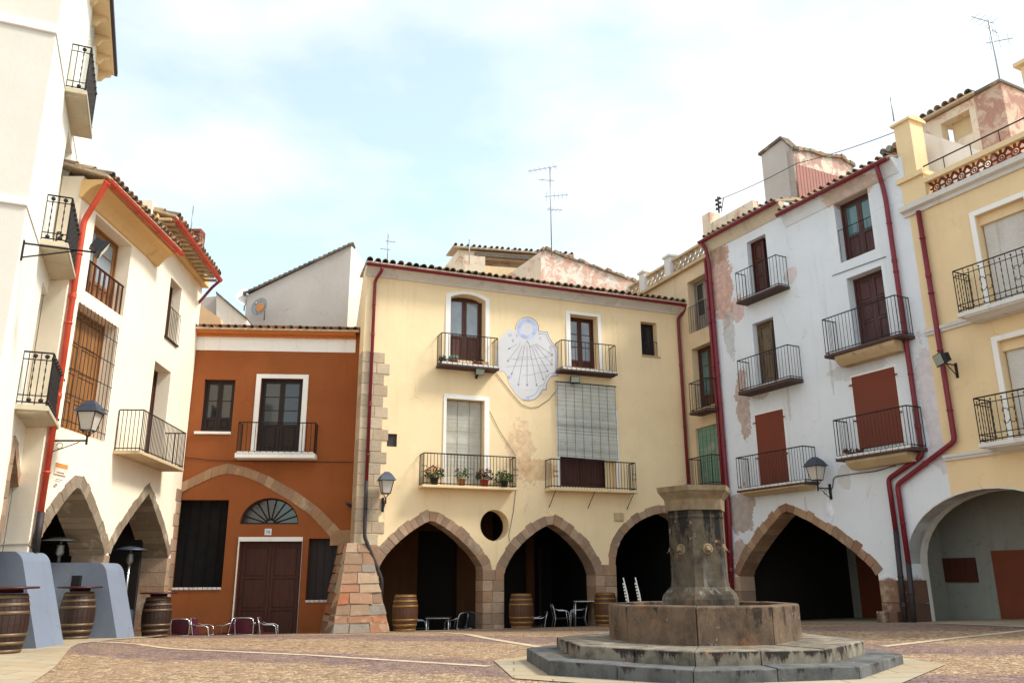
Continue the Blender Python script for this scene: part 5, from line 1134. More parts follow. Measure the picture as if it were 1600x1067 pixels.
cm = MB(); u0 = -.32; blocks(cm, u0, u0 + .75, -.3, .12, 0, .5, .08, .25); cm.build('shaft', M['terra'], ct, M=WM[ct])
cm = MB()
for k in range(4): x = u0 + .1 + k * .19; cm.tube([(x, -.1, .2), (x, .55, .24)], .085, 8)
cm.build('cap_tile', M['tile'], ct, M=WM[ct])
# brick shed and terrace room over the yellow house
Z = Fac(*(D.at(uDE, 2.2).xy), DA)
hZ = empty('roof_shed', Z.M, 'ruined brick roof shed with tiled edge on the terrace of the yellow house', 'shed')
M['brick'] = stucco('crumbling_pink_brick', (178, 136, 120), var=.25, streak=.2, dirt=(204, 178, 158), dirt_amt=.95, spot=(.47, .55))
s0, s1, s2 = Z.p(1437, 190), Z.p(1520, 148), Z.p(1580, 160)
wx = [Z.p(*p) for p in ((1455, 187), (1512, 163), (1526, 205), (1480, 225))]
zs0, zs1 = s0[1], s1[1]; zroof = (zs0 + zs1) / 2 - .12
wall(Z, hZ, [(s0[0], zl2 - 2), (s1[0], zl2 - 2), (s1[0], zroof), (s0[0], zroof)], [[(wx[3][0] - .1, zroof - .95), (wx[2][0] - .1, zroof - .95), (wx[2][0] - .1, zroof - .25), (wx[3][0] - .1, zroof - .25)]], M['stI'], .3)
mb = MB(); mb.box(wx[3][0], wx[2][0], .35, .4, zroof - 1.0, zroof - .2); mb.build('back_wall', M['cream_slab'], hZ, Z)
mb = MB(); mb.box(s1[0], s1[0] + .75, -.0, 2.5, zl2 - 2, zroof + .02); mb.build('brick_wall', M['brick'], hZ, Z)
tile_roof(Z, hZ, s0[0] - .1, s1[0] + .1, zroof + .08, -.15, R(10), 2.4, courses=3)
mb = MB(); mb.box(s1[0] + .1, s1[0] + .8, -.1, 2.5, zroof + .02, zroof + .09); mb.build('roof_slab', M['tile'], hZ, Z)
tw = MB(); tp = [Z.p(*p, 1.2) for p in ((1436, 205), (1540, 238), (1540, 290), (1436, 290))]; tw.prism(tp[::-1], -1.2, -1.0); tag(tw.build('terrace_wall', M['white'], None, Z), 'bright white sloping terrace wall between yellow pillar and brick shed', 'wall')
# antennas
def antenna(X, Y, Z, H, label, arms):
    rt = empty('antenna', Matrix.Translation((X, Y, Z)), label, 'antenna', 'television antennas on the roofs')
    mb = MB(); mb.tube([(0, 0, 0), (0, 0, H)], .022, 6); mb.build('mast', M['galv'], rt, M=WM[rt])
    for (h, ang, ln, n, er) in arms:
        mb = MB(); d = Vector((math.cos(ang), math.sin(ang), .0)); nn_ = Vector((-d.y, d.x, 0)) if er >= 0 else Vector((0, 0, 1)); a = Vector((0, 0, h)) - d * ln * .25; b = Vector((0, 0, h)) + d * ln * .75 + Vector((0, 0, .0))
        mb.tube([a, b], .012, 5)
        for k in range(n): p = a.lerp(b, (k + .5) / n); e = abs(er) * (1 - .35 * k / n); mb.tube([p - nn_ * e, p + nn_ * e], .007, 4)
        mb.build('aerial', M['galv'], rt, M=WM[rt])
q = at_depth(862, 400, 28.6); q2 = at_depth(862, 262, 28.6); antenna(q.x, q.y, q.z, q2.z - q.z, 'tall thin mast with four aerials on the peeling pink house', [(q2.z - q.z, R(160), 1.2, 6, .22), (q2.z - q.z - .55, R(190), .6, 2, .18), (q2.z - q.z - 1.2, R(-10), .9, 6, -.2), (q2.z - q.z - 1.75, R(10), .6, 4, .2)])
q = at_depth(605, 410, 30); q2 = at_depth(605, 366, 30); antenna(q.x, q.y, q.z - .4, q2.z - q.z + .4, 'small thin antenna left of the tiled attic house', [(q2.z - q.z + .1, R(20), .4, 3, .12), (q2.z - q.z - .25, R(200), .4, 3, .12)])
q = at_depth(733, 405, 29.9); q2 = at_depth(733, 374, 29.9); antenna(q.x, q.y, q.z - .2, q2.z - q.z + .2, 'short bare rod standing on the attic chimney', [])
q = at_depth(1566, 145, 21.0); q2 = at_depth(1549, 32, 21.0); antenna(q.x, q.y, q.z, q2.z - q.z, 'tall antenna with side aerial on the brick roof shed', [(q2.z - q.z - .05, R(200), .9, 4, .25), (q2.z - q.z - .75, R(-20), .7, 3, -.25), (q2.z - q.z - .3, R(30), .5, 3, -.2)])
q = at_depth(1397, 190, 22.5); q2 = at_depth(1392, 152, 22.5); antenna(q.x, q.y, q.z, q2.z - q.z, 'short bent rod on the yellow corner pillar', [])
q = at_depth(297, 372, 25.5); q2 = at_depth(297, 322, 25.5); antenna(q.x, q.y, q.z - .2, q2.z - q.z + .2, 'plain thin rod behind the far end of the cream arcade roof', [])
q = at_depth(305, 372, 25.2); ch = MB(); blocks(ch, -.25, .25, -1.2, .25, -.2, .2, .12, .3); tag(ch.build('chimney', M['terra'], None, M=Matrix.Translation(q)), 'small brick chimney behind the far end of the cream arcade roof', 'chimney')

# ================================================================== GROUND
def sheet(name, xs, ys, zf, mat):
    nx, ny = len(xs), len(ys); vs = [(x, y, zf(x, y)) for y in ys for x in xs]
    fs = [(j * nx + i, j * nx + i + 1, (j + 1) * nx + i + 1, (j + 1) * nx + i) for j in range(ny - 1) for i in range(nx - 1)]
    me = bpy.data.meshes.new(name); me.from_pydata(vs, [], fs); me.materials.append(mat); me.polygons.foreach_set('use_smooth', [True] * len(fs))
    o = bpy.data.objects.new(name, me); COL.objects.link(o); o['kind'] = 'structure'; return o
def frange(a, b, s): n = max(1, round((b - a) / s)); return [a + (b - a) * i / n for i in range(n + 1)]
g = NG('cobbles'); v = g.coord(); vs_ = g.n('ShaderNodeMapping', {0: g.tc.outputs['Object'], 'Scale': (1, 1, .2)}).outputs[0]
vo = g.n('ShaderNodeTexVoronoi', {'Vector': vs_, 'Scale': 15.0}); ve = g.n('ShaderNodeTexVoronoi', {'Vector': vs_, 'Scale': 15.0}, feature='DISTANCE_TO_EDGE')
hue = g.n('ShaderNodeSeparateColor', {0: vo.outputs['Color']})
tan = g.ramp(hue.outputs[0], [(0, lin((116, 92, 72))), (.25, lin((180, 150, 116))), (.5, lin((150, 116, 92))), (.75, lin((208, 182, 148))), (1, lin((110, 92, 78)))])
pur = g.ramp(hue.outputs[0], [(0, lin((98, 80, 80))), (.3, lin((146, 114, 108))), (.55, lin((88, 78, 84))), (.8, lin((168, 134, 124))), (1, lin((120, 108, 112)))])
xy = g.n('ShaderNodeSeparateXYZ', {0: g.tc.outputs['Object']})
wob = g.math('MULTIPLY', g.math('SUBTRACT', g.noise(.35, 3), .5), 2.0)
dd = g.math('ADD', g.math('ADD', g.math('MULTIPLY', xy.outputs[0], .34), g.math('MULTIPLY', xy.outputs[1], .62)), wob)
wv = g.math('SINE', g.math('MULTIPLY', dd, 1.9)); pm = g.mapr(g.math('ADD', wv, g.math('MULTIPLY', g.math('SUBTRACT', g.noise(3, 4), .5), 1.6)), -.05, .5)
col = g.mix(1.0, g.mix(pm, tan, pur), (.90, .89, .89), 'MULTIPLY'); col = g.mix(g.mapr(g.noise(.9, 6, .65), .4, .7, 0, .35), col, lin((168, 146, 118)))
col = g.mix(g.mapr(ve.outputs['Distance'], 0.0, .10, .75, 0), col, lin((120, 98, 74)))
g.bump(g.mapr(ve.outputs['Distance'], 0, .25), .7, .02); M['cobble'] = g.fin(col, .85, spec=.25)
g = NG('pale_paving'); br = g.n('ShaderNodeTexBrick', {'Vector': g.coord((1, 1, 1)), 'Scale': .55, 'Mortar Size': .006, 'Color1': lin((196, 184, 162)), 'Color2': lin((180, 168, 146)), 'Mortar': lin((120, 104, 84))})
br.inputs['Color1'].default_value = (*lin((170, 158, 136)), 1); br.inputs['Color2'].default_value = (*lin((154, 142, 120)), 1); br.inputs['Mortar'].default_value = (*lin((120, 104, 84)), 1)
col = g.mix(g.mapr(g.noise(1.2, 7, .7), .45, .7, 0, .6), br.outputs[0], lin((178, 146, 100))); col = g.mix(g.mapr(g.noise(9, 4), .5, .8, 0, .3), col, lin((140, 128, 110)))
g.bump(g.noise(12, 5), .3, .01); M['paving'] = g.fin(col, .8, spec=.25)
M['strip'] = plain('pale_limestone_strip', (188, 170, 144), .85, .2, 4, 0, .2)
sheet('plaza_ground', frange(-60, -14, 4)[:-1] + frange(-14, 18, .16) + frange(18, 70, 4)[1:], frange(-4, 7, 1)[:-1] + frange(7, 32, .16) + frange(32, 120, 6)[1:], lambda x, y: ground_z(x, y) if y < 32 else ground_z(x, 32), M['cobble'])
def ribbon(name, P, w, mat, lift=.006, seg=.25, w2=None):
    P = [Vector((p.x, p.y)) for p in P]; pts = []
    for a, b in zip(P, P[1:]):
        n = max(1, int((b - a).length / seg)); pts += [a.lerp(b, i / n) for i in range(n)]
    pts.append(P[-1]); mb = MB(); vs = []
    for i, p in enumerate(pts):
        t = (pts[min(i + 1, len(pts) - 1)] - pts[max(i - 1, 0)]).normalized(); nn = Vector((-t.y, t.x))
        for k in (-.5, 0, .5): q = p + nn * w * k; vs.append((q.x, q.y, ground_z(q.x, q.y) + lift))
    mb.add(vs, [(3 * i + k, 3 * i + k + 1, 3 * i + 4 + k, 3 * i + 3 + k) for i in range(len(pts) - 1) for k in (0, 1)]); o = mb.build(name, mat); o['kind'] = 'structure'; return o
ribbon('paving_strip', [gpx(88, 1003), gpx(215, 1006), gpx(480, 1023), gpx(700, 1037), gpx(765, 1041)], .16, M['strip'])
ribbon('paving_strip', [gpx(690, 988), gpx(760, 997), gpx(862, 1014), gpx(905, 1020)], .18, M['strip'], .0075)
ribbon('paving_strip', [gpx(1380, 1010), gpx(1480, 998), gpx(1600, 985), gpx(1700, 975)], .17, M['strip'], .0075)
# pavement along the left arcade and in front of the arcades
kp = [gpx(50, 1067), gpx(88, 1040), gpx(110, 1012), gpx(122, 1006), gpx(215, 997), gpx(290, 987)]
kl = [Vector((-5.2, 8.0))] + [Vector((p.x, p.y)) for p in kp]; kl = [p for p in kl if p.y < 23.1]
mb = MB(); vs = []; m = 30; pts = []
for a, b in zip(kl, kl[1:]):
    n = max(1, int((b - a).length / .25)); pts += [a.lerp(b, i / n) for i in range(n)]
pts.append(kl[-1]); pts += [Vector((-9.0, 22.9))] if pts[-1].y < 22.8 else []
for p in pts:
    for k in range(m + 1): x = p.x + (-16 - p.x) * (k / m) ** 1.3; vs.append((x, p.y, ground_z(x, p.y) + .012 if k else ground_z(x, p.y) + .009))
w_ = m + 1; mb.add(vs, [(i * w_ + k, i * w_ + k + 1, (i + 1) * w_ + k + 1, (i + 1) * w_ + k) for i in range(len(pts) - 1) for k in range(m)], True)
o = mb.build('arcade_pavement', M['paving']); o['kind'] = 'structure'
ribbon('edge_strip', [Vector((-9.3, 22.75)), Vector((-5.0, 22.82)), (C.at(uL - .2, -.75)).xy.to_3d()], .42, M['paving'], .009)
ribbon('edge_strip', [C.at(uL - .2, -.62), C.at(uR - .4, -.62)], .5, M['strip'], .0085)
ribbon('edge_strip', [D.at(.2, -.5), D.at(d1[-1][0] - .2, -.5), D.at(uDE, -.55), D.at(uEe, -.6)], .5, M['paving'], .0085)
gs = MB(); 
for (fac, u0, u1, y0, y1, st) in ((D, d1[0][0] - .3, d1[-1][0] + .3, -.25, 5.0, 1), (D, ea[0][0] - .3, uEe, -.3, 3.4, 1)):
    n, m = 8, 8; vs = []
    for j in range(m + 1):
        for i in range(n + 1): q = fac.at(u0 + (u1 - u0) * i / n, y0 + (y1 - y0) * j / m); vs.append((q.x, q.y, ground_z(q.x, q.y) + .011))
    gs.add(vs, [(j * (n + 1) + i, j * (n + 1) + i + 1, (j + 1) * (n + 1) + i + 1, (j + 1) * (n + 1) + i) for j in range(m) for i in range(n)])
o = gs.build('arcade_floor', M['paving']); o['kind'] = 'structure'

# ================================================================== FOUNTAIN
FX, FY = 2.62, 12.1
fz = ground_z(FX, FY) - .02
def ngon(n, r, rot): return [(FX + r * math.sin(rot + 2 * math.pi * k / n), FY - r * math.cos(rot + 2 * math.pi * k / n)) for k in range(n)]
rot = R(-3) - math.atan2(FX, FY)
RF = 2.52
fo = empty('fountain', Matrix.Translation((FX, FY, fz)), 'weathered octagonal stone fountain on two steps with a six sided spouted column', 'fountain')
def fstone(name, rgb, dark, amt, top=None, sc=1.0, white=None):
    g = NG(name); c = lin(rgb); n1 = g.noise(1.3 * sc, 8, .7); n2 = g.noise(7 * sc, 8, .7); n3 = g.noise(38, 4, .6); st = g.noise(1.0, 8, .7, g.coord((2.4, 2.4, 1.1)), .5)
    isl = g.n('ShaderNodeNewGeometry').outputs['Random Per Island']
    col = g.mix(g.mapr(n1, .3, .7), mul(c, .72), mul(c, 1.2)); col = g.mix(g.mapr(isl, 0, 1, 0, .25), col, mul(c, .6))
    col = g.mix(g.mapr(g.math('ADD', g.math('MULTIPLY', st, .75), g.math('MULTIPLY', n2, .35)), .47, .68, 0, amt), col, lin(dark))
    if top:      # black lichen and water stains running down from the upper edge
        ge = g.n('ShaderNodeNewGeometry'); nz = g.n('ShaderNodeSeparateXYZ', {0: ge.outputs['Normal']}).outputs[2]; oz = g.n('ShaderNodeSeparateXYZ', {0: g.tc.outputs['Object']}).outputs[2]
        dn = g.noise(1.0, 6, .65, g.coord((4.5, 4.5, .35))); below = g.math('DIVIDE', g.math('SUBTRACT', top[0], oz), top[1])
        m = g.mapr(g.math('SUBTRACT', g.math('ADD', dn, g.math('MULTIPLY', g.math('SUBTRACT', n2, .5), .25)), g.math('MULTIPLY', below, .2)), top[2], top[2] + .05, 0, .9)
        col = g.mix(g.math('MULTIPLY', m, g.mapr(g.math('ABSOLUTE', nz), .3, .6, 1, 0)), col, lin(dark))
    if white:    # lime left by the water below the spouts
        oz = g.n('ShaderNodeSeparateXYZ', {0: g.tc.outputs['Object']}).outputs[2]; wn_ = g.noise(1.0, 6, .7, g.coord((9, 9, .7)))
        col = g.mix(g.math('MULTIPLY', g.mapr(wn_, .52, .70, 0, .4), g.mapr(oz, white, white - .15, 0, 1)), col, lin((176, 168, 160)))
    col = g.mix(g.mapr(n2, .62, .7, 0, .5), col, lin((196, 180, 154))); col = g.mix(g.mapr(g.noise(2.2, 6, .7), .58, .68, 0, .35), col, lin((168, 110, 66)))
    g.bump(g.math('ADD', n2, g.math('MULTIPLY', n3, .5)), .5, .012); return g.fin(col, .88, spec=.25)
M['f_low'] = fstone('grey_step_stone', (104, 104, 103), (46, 44, 43), .7, (.175, .16, .50)); M['f_up'] = fstone('lichen_step_stone', (142, 132, 116), (34, 27, 27), .8, (.335, .16, .42))
M['f_basin'] = fstone('brown_basin_stone', (118, 97, 78), (50, 41, 36), .8, (.80, .45, .50)); M['f_col'] = fstone('blackened_column_stone', (98, 86, 70), (24, 22, 22), .9, (2.2, 1.5, .44), white=1.65); M['f_cap'] = fstone('sandy_capital_stone', (142, 124, 96), (70, 58, 48), .7)
def stonering(name, n, r, rr, z0, z1, parts, mat, rot_, bev=.02, inner=None):
    """ring of separate ashlar blocks along each side of a polygon"""
    mb = MB(); P = ngon(n, r, rot_); I = ngon(n, inner if inner else .05, rot_)
    for k in range(n):
        a, b = Vector(P[k]), Vector(P[(k + 1) % n]); c, d = Vector(I[k]), Vector(I[(k + 1) % n])
        for j in range(parts):
            s, e = j / parts, (j + 1) / parts; gap = .004 / (b - a).length; s += gap; e -= gap
            q = [a.lerp(b, s), a.lerp(b, e), c.lerp(d, e), c.lerp(d, s)]; ctr = Vector((FX, FY)); dz = random.uniform(-.006, .006)
            top = [x.lerp(ctr, bev / r) if i < 2 else x for i, x in enumerate(q)]
            mb.plan([tuple(x) for x in q], z0, z1 - bev + dz); mb.f.pop(); mb.sm.pop(); mb.mi.pop()
            base = len(mb.v) - 4; mb.v += [Vector((x.x, x.y, z1 + dz)) for x in top]
            for i in range(4): i2 = (i + 1) % 4; mb.f.append([base + i, base + i2, base + 4 + i2, base + 4 + i]); mb.sm.append(False); mb.mi.append(0)
            mb.f.append([base + 4, base + 5, base + 6, base + 7]); mb.sm.append(False); mb.mi.append(0)
    o = mb.build(name, mat, fo); b = o.modifiers.new('worn_edges', 'BEVEL'); b.width = .016; b.segments = 2; b.limit_method = 'ANGLE'; b.angle_limit = R(40); return o
zs1, zs2, zs3 = fz + .175, fz + .335, fz + .80
stonering('lower_step', 8, RF, 0, fz - .15, zs1, 2, M['f_low'], rot, .010)
stonering('upper_step', 8, RF * .822, 0, zs1 - .02, zs2, 2, M['f_up'], rot, .014)
stonering('basin', 8, RF * .518, 0, zs2 - .02, zs3, 1, M['f_basin'], rot, .02, inner=RF * .518 - .2)
mb = MB(); mb.plan(ngon(8, RF * .518 - .19, rot), zs2 + .01, zs3 - .09); g = NG('still_dark_water'); g.bump(g.noise(6, 2), .1, .01); mb.build('water', g.fin(lin((40, 48, 46)), .05, spec=.6), fo)
rc = R(-8) - math.atan2(FX, FY); rC = .415
mb = MB(); mb.plan(ngon(6, rC * 1.36, rc), zs2, zs3 + .06); mb.plan(ngon(6, rC * 1.36, rc), zs3 + .06, zs3 + .12, ngon(6, rC * 1.30, rc)); mb.plan(ngon(6, rC * 1.30, rc), zs3 + .12, zs3 + .22, ngon(6, rC * 1.06, rc)); mb.build('plinth', M['f_col'], fo)
ztop = at_depth(1084, 757.5, FY - .45).z
zc_ = ztop - .33
mb = MB(); mb.plan(ngon(6, rC * 1.04, rc), zs3 + .2, zs3 + .32, ngon(6, rC * 1.0, rc)); mb.plan(ngon(6, rC, rc), zs3 + .32, zc_ - .1, ngon(6, rC * .985, rc)); mb.plan(ngon(6, rC * 1.02, rc), zc_ - .1, zc_ - .06); mb.plan(ngon(6, rC * .985, rc), zc_ - .06, zc_); mb.build('column', M['f_col'], fo)
mb = MB(); prv = None
for r_, z in ((1.08, 0), (1.10, .15), (1.28, .24), (1.33, .26), (1.36, .33)):
    if prv: mb.plan(ngon(6, rC * prv[0], rc), zc_ + prv[1], zc_ + z, ngon(6, rC * r_, rc)) if z > prv[1] else None
    prv = (r_, z)
mb.build('capital', M['f_cap'], fo)
zsp_ = at_depth(1112, 857, FY - .4).z
for k in range(6):
    a = rc + R(30) + k * R(60); d = Vector((math.sin(a), -math.cos(a))); ap = rC * math.cos(R(30))
    T_ = Matrix.Translation((FX + d.x * ap, FY + d.y * ap, zsp_)) @ Matrix.Rotation(a, 4, 'Z')
    mb = MB(); T_ = T_ @ Matrix.Scale(.72, 4) @ Matrix.Diagonal((1, .6, 1, 1)); mb.lathe([(.105, -.012), (.105, .012), (.085, .03), (.0, .03)], 16, M=Matrix.Rotation(R(90), 4, 'X'))
    mb.ball((0, -.05, .0), .058, 10); mb.ball((0, -.10, -.015), .032, 8, .8); mb.ball((-.028, -.09, .022), .014, 6); mb.ball((.028, -.09, .022), .014, 6)
    for j in range(11): t = R(-40) + j * R(26); mb.ball((.078 * math.cos(t), -.03, .078 * math.sin(t)), .024, 6)
    h = mb.build('lion_head', M['f_cap'], fo, M=T_); mb = MB(); mb.tube([(0, -.1, -.035), (0, -.19, -.06)], .014, 8); mb.build('spout', M['dark_pipe'], h, M=T_)
# paving round the fountain
mb = MB(); P = ngon(8, RF + .5, rot); Q = ngon(8, RF - .1, rot); vs = []
for k in range(9):
    a, b = P[k % 8], Q[k % 8]
    for t in (0, .5, 1): x, y = a[0] + (b[0] - a[0]) * t, a[1] + (b[1] - a[1]) * t; vs.append((x, y, ground_z(x, y) + .0065))
vs2 = []; fs2 = []
for k in range(8):
    for i in range(8):
        for t in range(4): pass
n8 = 8; vv = []
for k in range(8):
    for i in range(n8):
        s = i / n8
        for t in range(5):
            a = Vector(P[k]).lerp(Vector(P[(k + 1) % 8]), s); b = Vector(Q[k]).lerp(Vector(Q[(k + 1) % 8]), s); q = a.lerp(b, t / 4); vv.append((q.x, q.y, ground_z(q.x, q.y) + .0105))
N_ = 8 * n8; mb.add(vv, [(i * 5 + t, i * 5 + t + 1, ((i + 1) % N_) * 5 + t + 1, ((i + 1) % N_) * 5 + t) for i in range(N_) for t in range(4)]); o = mb.build('fountain_paving', M['paving']); o['kind'] = 'structure'

# ================================================================== WALL LAMPS
def lantern(P, rz, label, arm=.45):
    """lantern standing on a scrolled bracket; local -y points away from the wall"""
    T_ = place(P.x, P.y, P.z, rz); rt = empty('wall_lantern', T_, label, 'street lamp', 'lanterns on the house walls')
    mb = MB(); mb.box(-.035, .035, -.03, 0, -.28, .12); mb.bar((0, -.02, .0), (0, -arm, .0), .03); mb.tube([(0, -.03, -.24), (0, -.12, -.2), (0, -arm * .55, -.1), (0, -arm * .8, -.03)], .01, 5)
    mb.tube([(0, -.2 + .06 * math.cos(t * .5), -.1 + .06 * math.sin(t * .5)) for t in range(12)], .007, 4); mb.tube([(0, -arm, -.05), (0, -arm, .08)], .022, 8); mb.ball((0, -arm, -.06), .025, 6)
    for k in range(4): a = R(45) + k * R(90); mb.bar((0, -arm, .07), (.12 * math.cos(a), -arm + .12 * math.sin(a), .2), .014)
    mb.build('bracket', M['black_iron'], rt, M=T_)
    def sq(w): return [(-w, -arm - w), (w, -arm - w), (w, -arm + w), (-w, -arm + w)]
    fr = MB()
    for (a, b) in ((-1, -1), (1, -1), (1, 1), (-1, 1)): fr.bar((a * .105, -arm + b * .105, .2), (a * .175, -arm + b * .175, .56), .018)
    for w, z in ((.105, .2), (.175, .56)):
        c = sq(w)
        for i in range(4): fr.bar((*c[i], z), (*c[(i + 1) % 4], z), .018)
    fr.build('frame', M['black_iron'], rt, M=T_)
    gl = MB(); gl.plan(sq(.098), .205, .555, sq(.168)); gl.build('glass_shade', M['lampglass'], rt, M=T_)
    hd = MB(); hd.plan(sq(.235), .56, .585, sq(.22)); hd.plan(sq(.215), .585, .70, sq(.15)); hd.plan(sq(.15), .70, .76, sq(.10)); hd.plan(sq(.085), .76, .80, sq(.06)); hd.build('hood', M['lamp_hood'], rt, M=T_)
    return rt
M['lampglass'] = plain('frosted_lamp_glass', (196, 188, 178), .25, .05, 5, 0, .02, .5)
def wz(fac): return math.pi / 2 - fac.a
def at_wall(fac, x, y, out=0.0): u, z = fac.p(x, y, out); return fac.at(u, -.0, z)
q = at_wall(C, 597, 779); lantern(C.at(C.p(598, 779)[0], -.03, C.p(598, 784)[1]), wz(C), 'slate hooded lantern on the cream wall beside the stone corner and brown pipe', .34)
u, z = D.p(1298, 768); lantern(D.at(u, 0, z + .08), wz(D), 'slate hooded lantern on the white wall above the broad arch', .46)
u, z = L.p(78, 690); lantern(L.at(u, 0, z + .02), wz(L), 'slate hooded lantern by the orange red pipe on the pale cream house', .72)
def floodlight(P, rz, label, arm, tilt=R(35), size=(.30, .20), post=None, yaw=0.0):
    T_ = place(P.x, P.y, P.z, rz); rt = empty('floodlight', T_, label, 'floodlight', 'floodlights on the walls')
    mb = MB(); lo = -.3 if arm > .35 else -.08; mb.box(-.03, .03, -.025, 0, lo, .05); mb.bar((0, -.02, .0), (0, -arm, .0), .028); mb.bar((0, -.02, lo + .05), (0, -arm * .7, -.01), .022); mb.build('bracket', M['black_iron'], rt, M=T_)
    H_ = T_ @ Matrix.Translation((0, -arm, .09)) @ Matrix.Rotation(yaw, 4, 'Z') @ Matrix.Rotation(tilt, 4, 'X'); w, h = size[0] / 2, size[1] / 2
    mb = MB(); mb.plan([(-w * .8, -.0), (w * .8, -.0), (w * .7, .14), (-w * .7, .14)], -h * .7, h * .7); mb.bbox(-w, w, -.07, .0, -h, h, .015); mb.build('lamp_body', M['black_iron'], rt, M=H_)
    gl = MB(); gl.box(-w * .88, w * .88, -.078, -.071, -h * .85, h * .85); gl.build('lamp_glass', M['floodglass'], rt, M=H_); return rt
M['floodglass'] = plain('greenish_lamp_glass', (150, 160, 150), .15, .05, 4, 0, .02, .6)
q = C.at(C.p(744, 590)[0], -.0, C.p(744, 588)[1]); floodlight(q, wz(C), 'small grey floodlight under the upper left balcony of the sundial house', .3, R(20))
q = C.at(C.p(892, 600)[0], -.0, C.p(892, 600)[1]); floodlight(q, wz(C), 'small grey floodlight under the upper right balcony above the reed blind', .3, R(20), yaw=R(-15))
u, z = D.p(1494, 572); q = D.at(u, 0, z + .02); floodlight(q, wz(D), 'dark floodlight on a bracket against the yellow house beside its maroon pipe', .5, R(15), (.42, .28), yaw=R(-30))
u, z = A.p(36, 380); q = A.at(u, 0, z); floodlight(q, wz(A), 'black floodlight on a long iron bracket at the corner of the tall white house', 1.15, R(30), (.34, .26), yaw=R(10))
u, z = B.p(548, 790); mb = MB(); mb.box(u - .05, u + .02, -.06, 0, z - .06, z + .06); mb.tube([(u - .02, -.04, z), (u - .1, -.3, z + .06)], .04, 8); tag(mb.build('security_camera', M['lamp_hood'], None, B), 'grey tubular security camera on the brown wall by the rubble buttress', 'camera')

# ================================================================== BARRELS
M['staves'] = wood('oak_staves', (96, 60, 36), (66, 40, 26), .5, (14, 14, .9)); M['staves_d'] = wood('dark_oak_staves', (58, 36, 28), (38, 25, 21), .5, (14, 14, .9)); M['hoop'] = plain('yellowish_hoop', (134, 98, 50), .5, .2, 8, .3, rust=((110, 70, 34), .5)); M['hoop_grey'] = plain('grey_hoop', (108, 88, 68), .5, .2, 8, .4); M['tabletop'] = plain('dark_red_table_top', (62, 26, 26), .4, .1, 3)
def make_barrel(label, group, top=False, sm_=M['staves'], hm=M['hoop']):
    rt = empty('barrel', Matrix(), label, 'barrel', group); H = .95; pr = lambda z: .275 + .075 * (1 - ((z / H - .5) * 2) ** 2)
    mb = MB(); n = 24
    for k in range(n):
        a0, a1 = 2 * math.pi * k / n + .008, 2 * math.pi * (k + 1) / n - .008; vs = []; fs = []
        for i in range(9):
            z = H * i / 8; r = pr(z) 
            vs += [(r * math.cos(a0), r * math.sin(a0), z), (r * math.cos(a1), r * math.sin(a1), z)]
        mb.add(vs, [(2 * i, 2 * i + 1, 2 * i + 3, 2 * i + 2) for i in range(8)])
    mb.lathe([(.0, .90), (.26, .90), (.262, .95), (.275, .95)], 24); mb.lathe([(.26, .02), (.262, .9)], 24); body = mb.build('staves', sm_, rt)
    for z in (.045, .17, .30, .65, .78, .905):
        m = MB(); w = .028; m.lathe([(pr(z - w) + .001, z - w), (pr(z - w) + .007, z - w), (pr(z + w) + .007, z + w), (pr(z + w) + .001, z + w)], 28); m.build('hoop', hm, rt)
    if top: m = MB(); m.lathe([(.0, .96), (.2, .96), (.2, 1.02), (.43, 1.03), (.44, 1.045), (.43, 1.065), (.0, 1.065)], 32); m.build('table_top', M['tabletop'], rt)
    return rt
bb = make_barrel('oak barrel with yellow hoops between the rubble buttress and the first arch', 'yellow hooped barrels before the sundial house')
def setat(o, q, rz=0.0, dz=0.0): o.matrix_world = place(q.x, q.y, ground_z(q.x, q.y) + dz, rz)
for k, (x, y, lb) in enumerate(((626, 984.5, None), (806, 982, 'oak barrel with yellow hoops right of the rubble pier, middle of three'), (937, 976, 'oak barrel with yellow hoops partly hidden by the fountain basin, nearest the third arch'))):
    q = C.at(C.p(x, y)[0], -.42); o = bb if k == 0 else copy_tree(bb, None, lb); setat(o, q, k)
tb = make_barrel('dark barrel table cut by the left picture edge, before the nearer buttress', 'barrel tables under the left arcade', True, M['staves_d'], M['hoop_grey'])
q = at_depth(7, 980, 14.5); setat(tb, q, .4)
for k, (x, y, lb) in enumerate(((120, 18.3, 'dark barrel table with a black box on it, before the middle buttress'), (245, 21.6, 'dark barrel table standing at the far corner pier of the cream house'))):
    q = at_depth(x, 960, y); o = copy_tree(tb, None, lb); setat(o, q, 1.3 * k)
    if k == 0:
        m = MB(); m.bbox(-.09, .09, -.06, .06, 0, .22, .01); m.build('dummy', M['dark'], None) if False else None
        m.build('menu_box', M['black_iron'], None, M=place(q.x - .08, q.y - .05, ground_z(q.x, q.y) + 1.068, .2)); mo = bpy.data.objects['menu_box']; tag(mo, 'small black box standing on the middle barrel table', 'box')
q = L.at(tmpu + 2.0, 2.2); o = copy_tree(tb, None, 'dark barrel table deep inside the left arcade behind the middle buttress'); setat(o, q)

